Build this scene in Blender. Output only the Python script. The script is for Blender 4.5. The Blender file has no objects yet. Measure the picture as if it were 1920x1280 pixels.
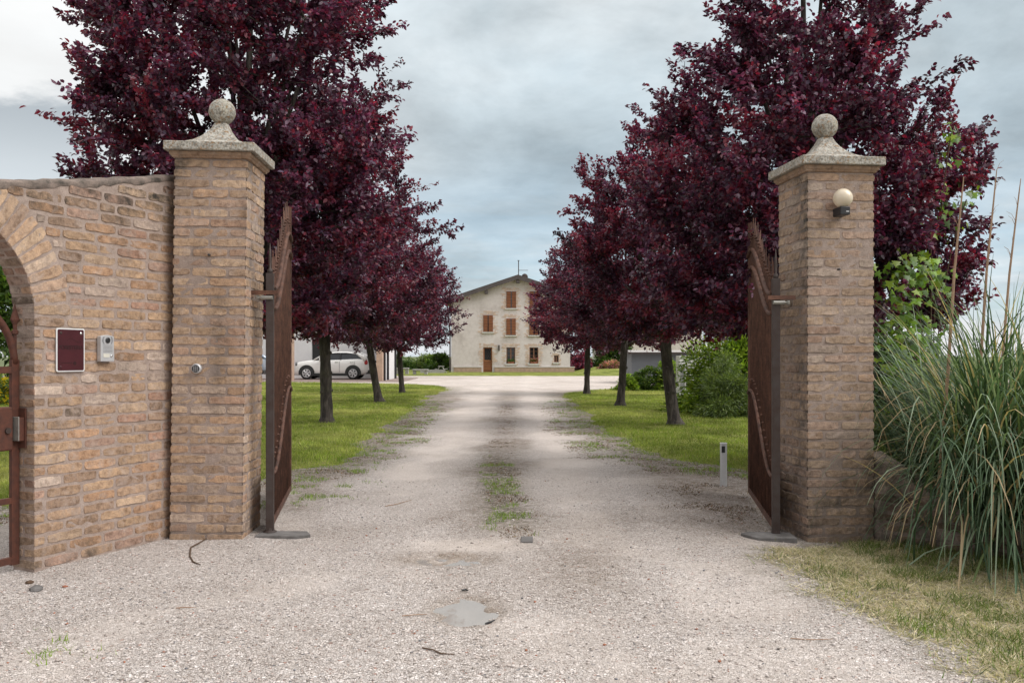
import bpy, math, random
import numpy as np
from mathutils import Vector, Matrix

SC = bpy.context.scene
COL = SC.collection
F = 1650.0            # focal length in photo pixels (1920 wide)
CAMH = 1.3
R2 = math.radians

def px(x, y, d):
    """point of the place at distance d seen at photo pixel x, y (used to take measurements off the photo)"""
    return ((x - 960) / F * d, d, CAMH + (668 - y) / F * d)
def PX(x, d): return (x - 960) / F * d
def PZ(y, d): return CAMH + (668 - y) / F * d

# ------------------------------------------------------------------ tagging
def tag(o, label=None, cat=None, group=None, kind=None):
    if label: o['label'] = label
    if cat: o['category'] = cat
    if group: o['group'] = group
    if kind: o['kind'] = kind
    return o
def thing(name, label, cat, loc=(0, 0, 0), rz=0.0, group=None, ry=0.0):
    o = bpy.data.objects.new(name, None)
    COL.objects.link(o)
    o.empty_display_size = 0.2
    o.location = loc
    o.rotation_euler = (0, ry, rz)
    return tag(o, label, cat, group)
def link(name, me, parent=None):
    o = bpy.data.objects.new(name, me)
    COL.objects.link(o)
    if parent is not None: o.parent = parent
    return o
def copy_tree(o, parent=None):
    c = o.copy()
    COL.objects.link(c)
    c.parent = parent
    for ch in list(o.children): copy_tree(ch, c)
    return c
def bevel(o, w=0.004, seg=2):
    m = o.modifiers.new('bevel', 'BEVEL')
    m.width = w; m.segments = seg; m.limit_method = 'ANGLE'
    return o

# ------------------------------------------------------------------ mesh collecting
class MB:
    def __init__(s):
        s.v = []; s.f = []; s.m = []; s.c = []; s.d = []; s.hascol = False
    def add(s, verts, faces, mat=0, col=None, dirt=0.0):
        b = len(s.v)
        s.v.extend([tuple(map(float, p)) for p in verts])
        s.f.extend([tuple(b + i for i in f) for f in faces])
        s.m.extend([mat] * len(faces))
        if col is not None: s.hascol = True
        cc = (*(col if col is not None else (1, 1, 1)), 1.0)
        s.c.extend([cc] * len(verts))
        if isinstance(dirt, (int, float)): s.d.extend([dirt] * len(verts))
        else: s.d.extend(dirt)
        return s
    def box(s, x0, x1, y0, y1, z0, z1, mat=0, M=None, col=None):
        v = [(x, y, z) for x in (x0, x1) for y in (y0, y1) for z in (z0, z1)]
        if M is not None: v = [M @ Vector(p) for p in v]
        f = [(0, 1, 3, 2), (4, 6, 7, 5), (0, 4, 5, 1), (2, 3, 7, 6), (0, 2, 6, 4), (1, 5, 7, 3)]
        return s.add(v, f, mat, col)
    def tube(s, pts, rad, n=8, mat=0, cap=True, jit=0.0, rng=None, col=None, squash=1.0):
        pts = [Vector(p) for p in pts]
        if not hasattr(rad, '__len__'): rad = [rad] * len(pts)
        v = []; f = []
        up = Vector((0, 0, 1))
        prev = None
        for i, p in enumerate(pts):
            t = (pts[min(i + 1, len(pts) - 1)] - pts[max(i - 1, 0)])
            if t.length < 1e-9: t = Vector((0, 0, 1))
            t.normalize()
            if prev is None:
                a = t.orthogonal().normalized()
            else:
                a = (prev - t * prev.dot(t))
                a = a.normalized() if a.length > 1e-6 else t.orthogonal().normalized()
            prev = a
            b = t.cross(a)
            for k in range(n):
                an = 2 * math.pi * k / n
                r = rad[i]
                if jit and rng is not None: r *= 1 + rng.uniform(-jit, jit)
                v.append(p + a * math.cos(an) * r + b * math.sin(an) * r * squash)
        for i in range(len(pts) - 1):
            for k in range(n):
                k2 = (k + 1) % n
                f.append((i * n + k, i * n + k2, (i + 1) * n + k2, (i + 1) * n + k))
        if cap:
            f.append(tuple(range(n - 1, -1, -1)))
            f.append(tuple((len(pts) - 1) * n + k for k in range(n)))
        return s.add(v, f, mat, col)
    def lathe(s, prof, n=24, c=(0, 0, 0), mat=0, axis='z', cap=True):
        v = []; f = []
        for r, z in prof:
            for k in range(n):
                a = 2 * math.pi * k / n
                p = (r * math.cos(a), r * math.sin(a), z)
                if axis == 'y': p = (p[0], p[2], p[1])
                if axis == 'x': p = (p[2], p[0], p[1])
                v.append((c[0] + p[0], c[1] + p[1], c[2] + p[2]))
        for i in range(len(prof) - 1):
            for k in range(n):
                k2 = (k + 1) % n
                f.append((i * n + k, i * n + k2, (i + 1) * n + k2, (i + 1) * n + k))
        if cap:
            f.append(tuple(range(n - 1, -1, -1)))
            f.append(tuple((len(prof) - 1) * n + k for k in range(n)))
        else:
            f += [((len(prof) - 1) * n + k, (len(prof) - 1) * n + (k + 1) % n, (k + 1) % n, k) for k in range(n)]
        return s.add(v, f, mat)
    def prism(s, poly, mp, h0, h1, mat=0, col=None):
        """poly of (a,b); mp(a,b,h) -> xyz"""
        n = len(poly)
        v = [mp(a, b, h0) for a, b in poly] + [mp(a, b, h1) for a, b in poly]
        f = [tuple(range(n - 1, -1, -1)), tuple(range(n, 2 * n))]
        f += [(i, (i + 1) % n, n + (i + 1) % n, n + i) for i in range(n)]
        return s.add(v, f, mat, col)
    def build(s, name, mats, parent=None, smooth=False):
        me = bpy.data.meshes.new(name)
        me.from_pydata(s.v, [], s.f)
        if not isinstance(mats, (list, tuple)): mats = [mats]
        for m in mats: me.materials.append(m)
        if len(mats) > 1: me.polygons.foreach_set('material_index', s.m)
        if s.hascol:
            a = me.color_attributes.new('Col', 'FLOAT_COLOR', 'POINT')
            a.data.foreach_set('color', np.array(s.c, dtype=np.float32).ravel())
        if any(s.d):
            a = me.attributes.new('dirt', 'FLOAT', 'POINT')
            a.data.foreach_set('value', np.array(s.d, dtype=np.float32))
        if smooth: me.polygons.foreach_set('use_smooth', [True] * len(me.polygons))
        me.update()
        return link(name, me, parent)

def fast_mesh(name, V, Fc, mats, parent=None, cols=None, attrs=None, smooth=False):
    V = np.ascontiguousarray(V, dtype=np.float32); Fc = np.ascontiguousarray(Fc, dtype=np.int32)
    me = bpy.data.meshes.new(name)
    n, k = Fc.shape
    me.vertices.add(len(V)); me.vertices.foreach_set('co', V.ravel())
    me.loops.add(n * k); me.loops.foreach_set('vertex_index', Fc.ravel())
    me.polygons.add(n)
    me.polygons.foreach_set('loop_start', np.arange(0, n * k, k, dtype=np.int32))
    me.polygons.foreach_set('loop_total', np.full(n, k, dtype=np.int32))
    if smooth: me.polygons.foreach_set('use_smooth', np.ones(n, dtype=bool))
    for m in (mats if isinstance(mats, (list, tuple)) else [mats]): me.materials.append(m)
    me.update(calc_edges=True)
    if cols is not None:
        c = np.ones((len(V), 4), dtype=np.float32); c[:, :3] = cols
        a = me.color_attributes.new('Col', 'FLOAT_COLOR', 'POINT')
        a.data.foreach_set('color', c.ravel())
    for nm, arr in (attrs or {}).items():
        a = me.attributes.new(nm, 'FLOAT', 'POINT')
        a.data.foreach_set('value', np.asarray(arr, dtype=np.float32).ravel())
    me.validate()
    return link(name, me, parent)

# ------------------------------------------------------------------ noise
def _h(ix, iy, seed):
    n = (ix.astype(np.int64) * 374761393 + iy.astype(np.int64) * 668265263 + seed * 974634619) & 0x7fffffff
    n = ((n ^ (n >> 13)) * 1274126177) & 0x7fffffff
    n = n ^ (n >> 16)
    return (n & 0xffff) / 65535.0
def vnoise(x, y, seed=0):
    x = np.asarray(x, float); y = np.asarray(y, float)
    ix = np.floor(x); iy = np.floor(y); fx = x - ix; fy = y - iy
    fx = fx * fx * (3 - 2 * fx); fy = fy * fy * (3 - 2 * fy)
    a = _h(ix, iy, seed); b = _h(ix + 1, iy, seed); c = _h(ix, iy + 1, seed); d = _h(ix + 1, iy + 1, seed)
    return (a * (1 - fx) + b * fx) * (1 - fy) + (c * (1 - fx) + d * fx) * fy
def fbm(x, y, seed=0, o=4):
    s = 0; a = 0.5; t = 0
    for i in range(o):
        s = s + a * vnoise(np.asarray(x) * 2 ** i, np.asarray(y) * 2 ** i, seed + i * 17); t += a; a *= 0.5
    return s / t
def sstep(a, b, x): 
    t = np.clip((np.asarray(x, float) - a) / (b - a), 0, 1); return t * t * (3 - 2 * t)

# ------------------------------------------------------------------ materials
def newmat(name):
    m = bpy.data.materials.new(name); m.use_nodes = True
    nt = m.node_tree; nt.nodes.clear()
    out = nt.nodes.new('ShaderNodeOutputMaterial')
    b = nt.nodes.new('ShaderNodeBsdfPrincipled')
    nt.links.new(b.outputs[0], out.inputs[0])
    return m, nt, b, out
def N(nt, t, **kw):
    n = nt.nodes.new('ShaderNode' + t)
    for k, v in kw.items():
        if k.startswith('i_'):
            n.inputs[k[2:].replace('_', ' ')].default_value = v
        else: setattr(n, k, v)
    return n
def L(nt, a, b): nt.links.new(a, b)
def noise(nt, scale, detail=4, rough=0.55, vec=None, dist=0.0):
    n = N(nt, 'TexNoise'); n.inputs['Scale'].default_value = scale; n.inputs['Detail'].default_value = detail
    n.inputs['Roughness'].default_value = rough; n.inputs['Distortion'].default_value = dist
    if vec is not None: L(nt, vec, n.inputs['Vector'])
    return n.outputs['Fac']
def ramp(nt, fac, stops, interp='LINEAR'):
    r = N(nt, 'ValToRGB'); cr = r.color_ramp; cr.interpolation = interp
    while len(cr.elements) < len(stops): cr.elements.new(0.5)
    for e, (p, c) in zip(cr.elements, stops):
        e.position = p; e.color = (*c, 1) if hasattr(c, '__len__') else (c, c, c, 1)
    L(nt, fac, r.inputs[0]); return r.outputs[0]
def mix(nt, fac, a, b, mode='MIX'):
    n = N(nt, 'Mix'); n.data_type = 'RGBA'; n.blend_type = mode
    for s, v in ((n.inputs[0], fac), (n.inputs[6], a), (n.inputs[7], b)):
        if isinstance(v, (int, float)): s.default_value = v
        elif isinstance(v, tuple): s.default_value = (*v, 1) if len(v) == 3 else v
        else: L(nt, v, s)
    return n.outputs[2]
def math_(nt, op, a, b=None, c=None, clamp=False):
    n = N(nt, 'Math'); n.operation = op; n.use_clamp = clamp
    for i, v in enumerate((a, b, c)):
        if v is None: continue
        if isinstance(v, (int, float)): n.inputs[i].default_value = v
        else: L(nt, v, n.inputs[i])
    return n.outputs[0]
def bump(nt, b, height, strength=0.5, dist=0.01, prev=None):
    n = N(nt, 'Bump'); n.inputs['Strength'].default_value = strength; n.inputs['Distance'].default_value = dist
    L(nt, height, n.inputs['Height'])
    if prev is not None: L(nt, prev, n.inputs['Normal'])
    if b is not None: L(nt, n.outputs[0], b.inputs['Normal'])
    return n.outputs[0]
def coords(nt, kind='Object'): return N(nt, 'TexCoord').outputs[kind]
def attr(nt, name, fac=False):
    a = N(nt, 'Attribute'); a.attribute_name = name
    return a.outputs['Fac' if fac else 'Color']

def simple(name, col, rough=0.6, metal=0.0, var=0.15, scale=8.0, bmp=0.0, bscale=40.0, spec=0.5, col2=None, bdist=0.005):
    m, nt, b, _ = newmat(name)
    b.inputs['Roughness'].default_value = rough; b.inputs['Metallic'].default_value = metal
    b.inputs['Specular IOR Level'].default_value = spec
    co = coords(nt)
    if col2 is None: col2 = tuple(c * (1 - 2 * var) for c in col)
    f = noise(nt, scale, 6, 0.6, co)
    L(nt, ramp(nt, f, [(0.3, col2), (0.65, col)]), b.inputs['Base Color'])
    if bmp: bump(nt, b, noise(nt, bscale, 5, 0.6, co), bmp, bdist)
    return m

MT = {}
def make_materials():
    # brick faces: colour of each brick comes with the brick
    m, nt, b, _ = newmat('handmade_brick'); co = coords(nt)
    c = attr(nt, 'Col')
    n1 = noise(nt, 26, 6, 0.65, co); n2 = noise(nt, 120, 3, 0.6, co)
    c = mix(nt, 1.0, c, ramp(nt, n1, [(0.28, (0.5, 0.46, 0.43)), (0.5, (0.95, 0.95, 0.95)), (0.72, (1.25, 1.22, 1.16))]), 'MULTIPLY')
    c = mix(nt, 0.5, c, ramp(nt, n2, [(0.35, (0.72, 0.7, 0.68)), (0.6, (1.1, 1.1, 1.1))]), 'MULTIPLY')
    # mortar smears over the bricks
    sm = noise(nt, 11, 5, 0.7, co, 0.4)
    c = mix(nt, ramp(nt, sm, [(0.50, 0.0), (0.68, 0.75)]), c, (0.40, 0.315, 0.265))
    # weathering stains
    d = attr(nt, 'dirt', True)
    st = math_(nt, 'MULTIPLY', d, ramp(nt, noise(nt, 9, 6, 0.75, co), [(0.35, 0.0), (0.6, 1.0)]))
    c = mix(nt, st, c, (0.045, 0.04, 0.034))
    L(nt, c, b.inputs['Base Color']); b.inputs['Roughness'].default_value = 0.92
    b.inputs['Specular IOR Level'].default_value = 0.2
    h = math_(nt, 'ADD', math_(nt, 'MULTIPLY', n1, 0.8), math_(nt, 'MULTIPLY', n2, 0.4))
    bump(nt, b, h, 1.0, 0.008)
    MT['brick'] = m
    m, nt, b, _ = newmat('lime_mortar'); co = coords(nt)
    n1 = noise(nt, 18, 5, 0.6, co); n2 = noise(nt, 160, 4, 0.7, co)
    c = ramp(nt, n1, [(0.3, (0.29, 0.225, 0.19)), (0.6, (0.395, 0.312, 0.268)), (0.8, (0.46, 0.37, 0.325))])
    c = mix(nt, 0.7, c, ramp(nt, n2, [(0.3, (0.6, 0.6, 0.6)), (0.65, (1.12, 1.12, 1.12))]), 'MULTIPLY')
    d = attr(nt, 'dirt', True)
    st = math_(nt, 'MULTIPLY', d, ramp(nt, noise(nt, 9, 6, 0.75, co), [(0.35, 0.15), (0.6, 1.0)]))
    c = mix(nt, st, c, (0.045, 0.042, 0.036))
    L(nt, c, b.inputs['Base Color']); b.inputs['Roughness'].default_value = 0.95
    b.inputs['Specular IOR Level'].default_value = 0.15
    bump(nt, b, math_(nt, 'ADD', n1, math_(nt, 'MULTIPLY', n2, 0.7)), 0.9, 0.006)
    MT['mortar'] = m
    # weathered stone of the pillar caps
    m, nt, b, _ = newmat('weathered_stone'); co = coords(nt)
    n1 = noise(nt, 14, 8, 0.7, co); n2 = noise(nt, 70, 5, 0.7, co); n3 = noise(nt, 48, 5, 0.6, co, 0.6)
    c = ramp(nt, n1, [(0.3, (0.13, 0.12, 0.105)), (0.48, (0.34, 0.32, 0.285)), (0.68, (0.54, 0.52, 0.48))])
    c = mix(nt, 0.8, c, ramp(nt, n2, [(0.38, (0.32, 0.30, 0.27)), (0.58, (1.2, 1.2, 1.17))]), 'MULTIPLY')
    c = mix(nt, ramp(nt, n3, [(0.56, 0.0), (0.62, 0.8)]), c, (0.26, 0.14, 0.055))
    c = mix(nt, ramp(nt, noise(nt, 7, 4, 0.6, co), [(0.55, 0.0), (0.7, 0.4)]), c, (0.19, 0.18, 0.09))
    L(nt, c, b.inputs['Base Color']); b.inputs['Roughness'].default_value = 0.95
    bump(nt, b, math_(nt, 'ADD', n1, n2), 0.7, 0.008)
    MT['stone'] = m
    m, nt, b, _ = newmat('rusty_iron'); co = coords(nt)
    n1 = noise(nt, 9, 6, 0.65, co); n2 = noise(nt, 90, 3, 0.6, co)
    c = ramp(nt, n1, [(0.3, (0.045, 0.021, 0.014)), (0.55, (0.105, 0.047, 0.030)), (0.75, (0.17, 0.078, 0.048))])
    L(nt, mix(nt, 0.6, c, ramp(nt, n2, [(0.3, 0.55), (0.7, 1.3)]), 'MULTIPLY'), b.inputs['Base Color'])
    b.inputs['Roughness'].default_value = 0.72; b.inputs['Metallic'].default_value = 0.15
    bump(nt, b, n2, 0.3, 0.003)
    MT['rust'] = m
    MT['red_rust'] = simple('red_oxide_iron', (0.105, 0.034, 0.019), 0.75, 0.1, scale=25, col2=(0.055, 0.021, 0.014), bmp=0.3, bscale=120, bdist=0.002)
    MT['dark_iron'] = simple('dark_painted_iron', (0.055, 0.042, 0.038), 0.65, 0.2, scale=14, col2=(0.04, 0.022, 0.016), bmp=0.3, bscale=90, bdist=0.002)
    MT['zinc'] = simple('galvanised_steel', (0.34, 0.33, 0.30), 0.5, 0.5, scale=40, bmp=0.1)
    MT['slab'] = simple('stone_slab', (0.17, 0.16, 0.155), 0.8, 0, scale=9, col2=(0.075, 0.07, 0.066), bmp=0.4, bscale=80)
    MT['maroon'] = simple('maroon_enamel', (0.062, 0.012, 0.017), 0.35, 0, scale=14, col2=(0.046, 0.009, 0.013))
    MT['maroon_dark'] = simple('dark_maroon_letter', (0.026, 0.006, 0.007), 0.45, 0)
    MT['white_paint'] = simple('white_paint', (0.72, 0.72, 0.72), 0.45, 0, var=0.06, scale=20)
    MT['alu'] = simple('grey_aluminium', (0.55, 0.55, 0.56), 0.38, 0.35, var=0.05, scale=30)
    MT['dark_plastic'] = simple('dark_plastic', (0.02, 0.02, 0.022), 0.4, 0, var=0.1)
    MT['grey_plastic'] = simple('grey_plastic', (0.26, 0.26, 0.27), 0.5, 0, var=0.1)
    MT['chrome'] = simple('chrome', (0.8, 0.8, 0.8), 0.15, 1.0, var=0.02)
    MT['cream'] = simple('paper_label', (0.62, 0.6, 0.52), 0.6)
    m, nt, b, _ = newmat('opal_globe')
    b.inputs['Base Color'].default_value = (0.66, 0.57, 0.44, 1); b.inputs['Roughness'].default_value = 0.2
    b.inputs['Subsurface Weight'].default_value = 0.25; b.inputs['Subsurface Radius'].default_value = (0.05, 0.04, 0.03)
    MT['globe'] = m
    # bark
    m, nt, b, _ = newmat('plum_bark'); co = coords(nt)
    mp = N(nt, 'Mapping'); mp.inputs['Scale'].default_value = (1, 1, 0.25); L(nt, co, mp.inputs[0])
    n1 = noise(nt, 16, 6, 0.7, mp.outputs[0], 0.5); n2 = noise(nt, 3.5, 4, 0.6, co)
    c = ramp(nt, n1, [(0.32, (0.011, 0.009, 0.008)), (0.52, (0.05, 0.04, 0.034)), (0.72, (0.13, 0.112, 0.098))])
    c = mix(nt, ramp(nt, n2, [(0.5, 0.0), (0.7, 0.35)]), c, (0.07, 0.072, 0.03))
    L(nt, c, b.inputs['Base Color']); b.inputs['Roughness'].default_value = 0.95
    bump(nt, b, n1, 1.0, 0.025)
    MT['bark'] = m
    def leafm(name, rough, trans, tint, spec=0.5):
        m, nt, b, out = newmat(name)
        c = attr(nt, 'Col')
        L(nt, c, b.inputs['Base Color']); b.inputs['Roughness'].default_value = rough
        b.inputs['Specular IOR Level'].default_value = spec
        t = N(nt, 'BsdfTranslucent')
        L(nt, mix(nt, 1.0, c, tint, 'MULTIPLY'), t.inputs[0])
        ms = N(nt, 'MixShader'); ms.inputs[0].default_value = trans
        L(nt, b.outputs[0], ms.inputs[1]); L(nt, t.outputs[0], ms.inputs[2]); L(nt, ms.outputs[0], out.inputs[0])
        return m
    MT['plum_leaf'] = leafm('plum_leaf', 0.42, 0.3, (1.9, 0.65, 1.0, 1), 0.6)
    MT['green_leaf'] = leafm('green_leaf', 0.42, 0.35, (1.6, 1.7, 0.7, 1), 0.45)
    MT['grass'] = leafm('grass_blade', 0.6, 0.3, (1.4, 1.5, 0.7, 1), 0.25)
    # gravel
    m, nt, b, _ = newmat('crushed_gravel'); co = coords(nt)
    def vor(scale, feature='F1'):
        v = N(nt, 'TexVoronoi'); v.feature = feature; v.inputs['Scale'].default_value = scale
        v.inputs['Randomness'].default_value = 1.0; L(nt, co, v.inputs['Vector']); return v
    va = vor(68); vb = vor(132); 
    ea = vor(68, 'DISTANCE_TO_EDGE'); eb = vor(132, 'DISTANCE_TO_EDGE')
    sel = ramp(nt, noise(nt, 30, 2, 0.5, co), [(0.47, 0.0), (0.53, 1.0)])
    cell = mix(nt, sel, va.outputs['Color'], vb.outputs['Color'])
    sep = N(nt, 'SeparateColor'); L(nt, cell, sep.inputs[0])
    c = ramp(nt, sep.outputs[0], [(0.0, (0.2, 0.175, 0.155)), (0.09, (0.39, 0.34, 0.305)), (0.3, (0.545, 0.487, 0.45)), (0.7, (0.64, 0.583, 0.548)), (1.0, (0.75, 0.70, 0.675))])
    c = mix(nt, ramp(nt, sep.outputs[1], [(0.975, 0.0), (0.985, 0.7)]), c, (0.3, 0.1, 0.05))
    c = mix(nt, ramp(nt, sep.outputs[2], [(0.97, 0.0), (0.98, 0.8)]), c, (0.1, 0.11, 0.13))
    eda = ramp(nt, ea.outputs['Distance'], [(0.0, 0.0), (0.16, 1.0)]); edb = ramp(nt, eb.outputs['Distance'], [(0.0, 0.0), (0.16, 1.0)])
    ed = mix(nt, sel, eda, edb)
    gap = mix(nt, 0.75, (1, 1, 1), ramp(nt, ed, [(0.0, (0.36, 0.32, 0.3)), (0.6, (1.05, 1.05, 1.05))]), 'MULTIPLY')
    big = noise(nt, 1.1, 5, 0.6, co)
    fines = attr(nt, 'fines', True)
    c2 = mix(nt, 1.0, c, gap, 'MULTIPLY')
    dust = mix(nt, noise(nt, 60, 4, 0.6, co), (0.50, 0.435, 0.385), (0.66, 0.59, 0.54))
    c2 = mix(nt, math_(nt, 'MULTIPLY', fines, 0.72), c2, dust)
    c2 = mix(nt, 0.8, c2, ramp(nt, big, [(0.3, (0.86, 0.84, 0.82)), (0.6, (1.03, 1.03, 1.03))]), 'MULTIPLY')
    damp = attr(nt, 'damp', True)
    dn = math_(nt, 'MULTIPLY', damp, ramp(nt, noise(nt, 7, 6, 0.75, co), [(0.3, 0.15), (0.65, 1.0)]), clamp=True)
    c2 = mix(nt, dn, c2, mix(nt, 1.0, c2, (0.5, 0.455, 0.40, 1), 'MULTIPLY'))
    soil = attr(nt, 'soil', True)
    sn = math_(nt, 'MULTIPLY', soil, ramp(nt, noise(nt, 16, 6, 0.75, co), [(0.42, 0.0), (0.56, 1.0)]), clamp=True)
    c2 = mix(nt, math_(nt, 'MULTIPLY', sn, 0.85), c2, mix(nt, noise(nt, 40, 3, 0.6, co), (0.07, 0.055, 0.035), (0.13, 0.125, 0.06)))
    L(nt, c2, b.inputs['Base Color']); b.inputs['Roughness'].default_value = 0.9
    b.inputs['Specular IOR Level'].default_value = 0.25
    hm = math_(nt, 'MULTIPLY', math_(nt, 'ADD', ed, math_(nt, 'MULTIPLY', sep.outputs[0], 0.6)), math_(nt, 'SUBTRACT', 1.0, math_(nt, 'MULTIPLY', fines, 0.8)))
    bump(nt, b, hm, 0.8, 0.009)
    MT['gravel'] = m
    # lawn soil / thatch below the blades
    m, nt, b, _ = newmat('lawn_turf'); co = coords(nt)
    n1 = noise(nt, 1.3, 5, 0.6, co); n2 = noise(nt, 35, 5, 0.7, co)
    c = ramp(nt, n1, [(0.3, (0.09, 0.12, 0.022)), (0.5, (0.20, 0.23, 0.05)), (0.7, (0.34, 0.34, 0.12))])
    c = mix(nt, 0.85, c, ramp(nt, n2, [(0.3, (0.35, 0.35, 0.35)), (0.65, (1.25, 1.25, 1.2))]), 'MULTIPLY')
    L(nt, c, b.inputs['Base Color']); b.inputs['Roughness'].default_value = 0.95; b.inputs['Specular IOR Level'].default_value = 0.1
    bump(nt, b, n2, 1.0, 0.03)
    MT['turf'] = m
    m, nt, b, _ = newmat('dry_verge_soil'); co = coords(nt)
    n1 = noise(nt, 2.2, 5, 0.65, co); n2 = noise(nt, 60, 5, 0.7, co)
    c = ramp(nt, n1, [(0.3, (0.11, 0.10, 0.055)), (0.48, (0.27, 0.23, 0.14)), (0.6, (0.36, 0.31, 0.22)), (0.75, (0.56, 0.50, 0.45))])
    c = mix(nt, 0.85, c, ramp(nt, n2, [(0.3, (0.4, 0.38, 0.35)), (0.65, (1.15, 1.15, 1.1))]), 'MULTIPLY')
    L(nt, c, b.inputs['Base Color']); b.inputs['Roughness'].default_value = 0.95; b.inputs['Specular IOR Level'].default_value = 0.1
    bump(nt, b, n2, 1.0, 0.02)
    MT['verge'] = m
    m, nt, b, out = newmat('puddle_water'); co = coords(nt)
    ms = N(nt, 'MixShader'); ms.inputs[0].default_value = 0.66; tr = N(nt, 'BsdfTransparent')
    L(nt, tr.outputs[0], ms.inputs[1]); L(nt, b.outputs[0], ms.inputs[2]); L(nt, ms.outputs[0], out.inputs[0])
    b.inputs['Base Color'].default_value = (0.42, 0.39, 0.36, 1); b.inputs['Roughness'].default_value = 0.03  # milky water, with some sky reflection painted into the pale base colour
    b.inputs['Specular IOR Level'].default_value = 0.9
    bump(nt, b, noise(nt, 14, 2, 0.5, co), 0.04, 0.01)
    MT['water'] = m
    # house
    m, nt, b, _ = newmat('old_plaster'); co = coords(nt)
    n1 = noise(nt, 0.55, 7, 0.7, co); n2 = noise(nt, 5, 5, 0.7, co)
    c = ramp(nt, n1, [(0.3, (0.44, 0.385, 0.365)), (0.5, (0.63, 0.57, 0.555)), (0.75, (0.71, 0.655, 0.65))])
    c = mix(nt, 0.5, c, ramp(nt, n2, [(0.3, (0.8, 0.78, 0.76)), (0.65, (1.06, 1.06, 1.06))]), 'MULTIPLY')
    L(nt, c, b.inputs['Base Color']); b.inputs['Roughness'].default_value = 0.95
    bump(nt, b, n2, 0.4, 0.03)
    MT['plaster'] = m
    MT['white_wall'] = simple('white_render', (0.68, 0.67, 0.67), 0.9, 0, var=0.06, scale=1.5)
    MT['house_brick'] = simple('pale_house_brick', (0.47, 0.33, 0.24), 0.95, 0, scale=5, col2=(0.34, 0.24, 0.185), bmp=0.3, bscale=12, bdist=0.02)
    MT['sill'] = simple('white_stone_sill', (0.62, 0.6, 0.57), 0.8, var=0.05)
    m, nt, b, _ = newmat('clay_roof_tile'); co = coords(nt)
    w = N(nt, 'TexWave'); w.wave_type = 'BANDS'; w.bands_direction = 'Y'; w.inputs['Scale'].default_value = 1.6; L(nt, co, w.inputs['Vector'])
    c = ramp(nt, noise(nt, 3, 5, 0.7, co), [(0.3, (0.12, 0.06, 0.045)), (0.6, (0.22, 0.12, 0.085)), (0.8, (0.28, 0.2, 0.15))])
    L(nt, c, b.inputs['Base Color']); b.inputs['Roughness'].default_value = 0.9
    bump(nt, b, w.outputs['Fac'], 0.8, 0.06)
    MT['tile'] = m
    MT['fascia'] = simple('dark_brown_fascia', (0.085, 0.068, 0.066), 0.7, scale=3)
    m, nt, b, _ = newmat('shutter_wood'); co = coords(nt)
    w = N(nt, 'TexWave'); w.wave_type = 'BANDS'; w.bands_direction = 'Z'; w.inputs['Scale'].default_value = 2.6; L(nt, co, w.inputs['Vector'])
    c = ramp(nt, w.outputs['Fac'], [(0.0, (0.07, 0.022, 0.009)), (0.25, (0.20, 0.066, 0.022)), (1.0, (0.265, 0.092, 0.031))])
    c = mix(nt, 0.6, c, ramp(nt, noise(nt, 5, 4, 0.6, co), [(0.3, (0.7, 0.7, 0.7)), (0.7, (1.15, 1.1, 1.1))]), 'MULTIPLY')
    L(nt, c, b.inputs['Base Color']); b.inputs['Roughness'].default_value = 0.6
    bump(nt, b, w.outputs['Fac'], 0.5, 0.02)
    MT['shutter'] = m
    MT['door_wood'] = simple('door_wood', (0.31, 0.12, 0.042), 0.5, scale=9, col2=(0.2, 0.07, 0.025))
    MT['win_wood'] = simple('window_wood', (0.2, 0.09, 0.05), 0.55)
    m, nt, b, _ = newmat('window_glass')
    b.inputs['Base Color'].default_value = (0.012, 0.015, 0.018, 1); b.inputs['Roughness'].default_value = 0.08
    b.inputs['Specular IOR Level'].default_value = 0.7
    MT['glass'] = m
    MT['terracotta'] = simple('terracotta', (0.3, 0.11, 0.06), 0.8)
    MT['pink'] = simple('pink_petal', (0.6, 0.2, 0.24), 0.7)
    MT['paving'] = simple('reddish_paving', (0.27, 0.2, 0.175), 0.9, scale=3, bmp=0.3, bscale=20)
    MT['concrete'] = simple('pale_concrete', (0.4, 0.385, 0.37), 0.9, scale=6, bmp=0.3, bscale=40)
    m, nt, b, _ = newmat('white_car_paint')
    b.inputs['Base Color'].default_value = (0.76, 0.75, 0.73, 1); b.inputs['Roughness'].default_value = 0.3
    b.inputs['Coat Weight'].default_value = 0.6; b.inputs['Coat Roughness'].default_value = 0.06
    MT['car_white'] = m
    m, nt, b, _ = newmat('silver_car_paint')
    b.inputs['Base Color'].default_value = (0.3, 0.35, 0.42, 1); b.inputs['Roughness'].default_value = 0.3
    b.inputs['Metallic'].default_value = 0.5; b.inputs['Coat Weight'].default_value = 0.6
    MT['car_silver'] = m
    MT['rubber'] = simple('tyre_rubber', (0.022, 0.022, 0.023), 0.85, var=0.1)
    MT['tail'] = simple('red_lens', (0.45, 0.02, 0.025), 0.2)
    MT['lamp_lens'] = simple('headlamp_lens', (0.16, 0.16, 0.17), 0.1, scale=30, col2=(0.05, 0.05, 0.05))
    MT['grey_shed'] = simple('grey_cladding', (0.10, 0.108, 0.12), 0.6, scale=2, var=0.05)
    MT['field'] = simple('far_field', (0.1, 0.125, 0.04), 0.95, scale=0.08, col2=(0.075, 0.09, 0.03))
    MT['twig'] = simple('dry_twig', (0.1, 0.06, 0.035), 0.9, scale=30)
    MT['stalk'] = simple('dry_reed', (0.34, 0.22, 0.14), 0.8, scale=20)
make_materials()
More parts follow.
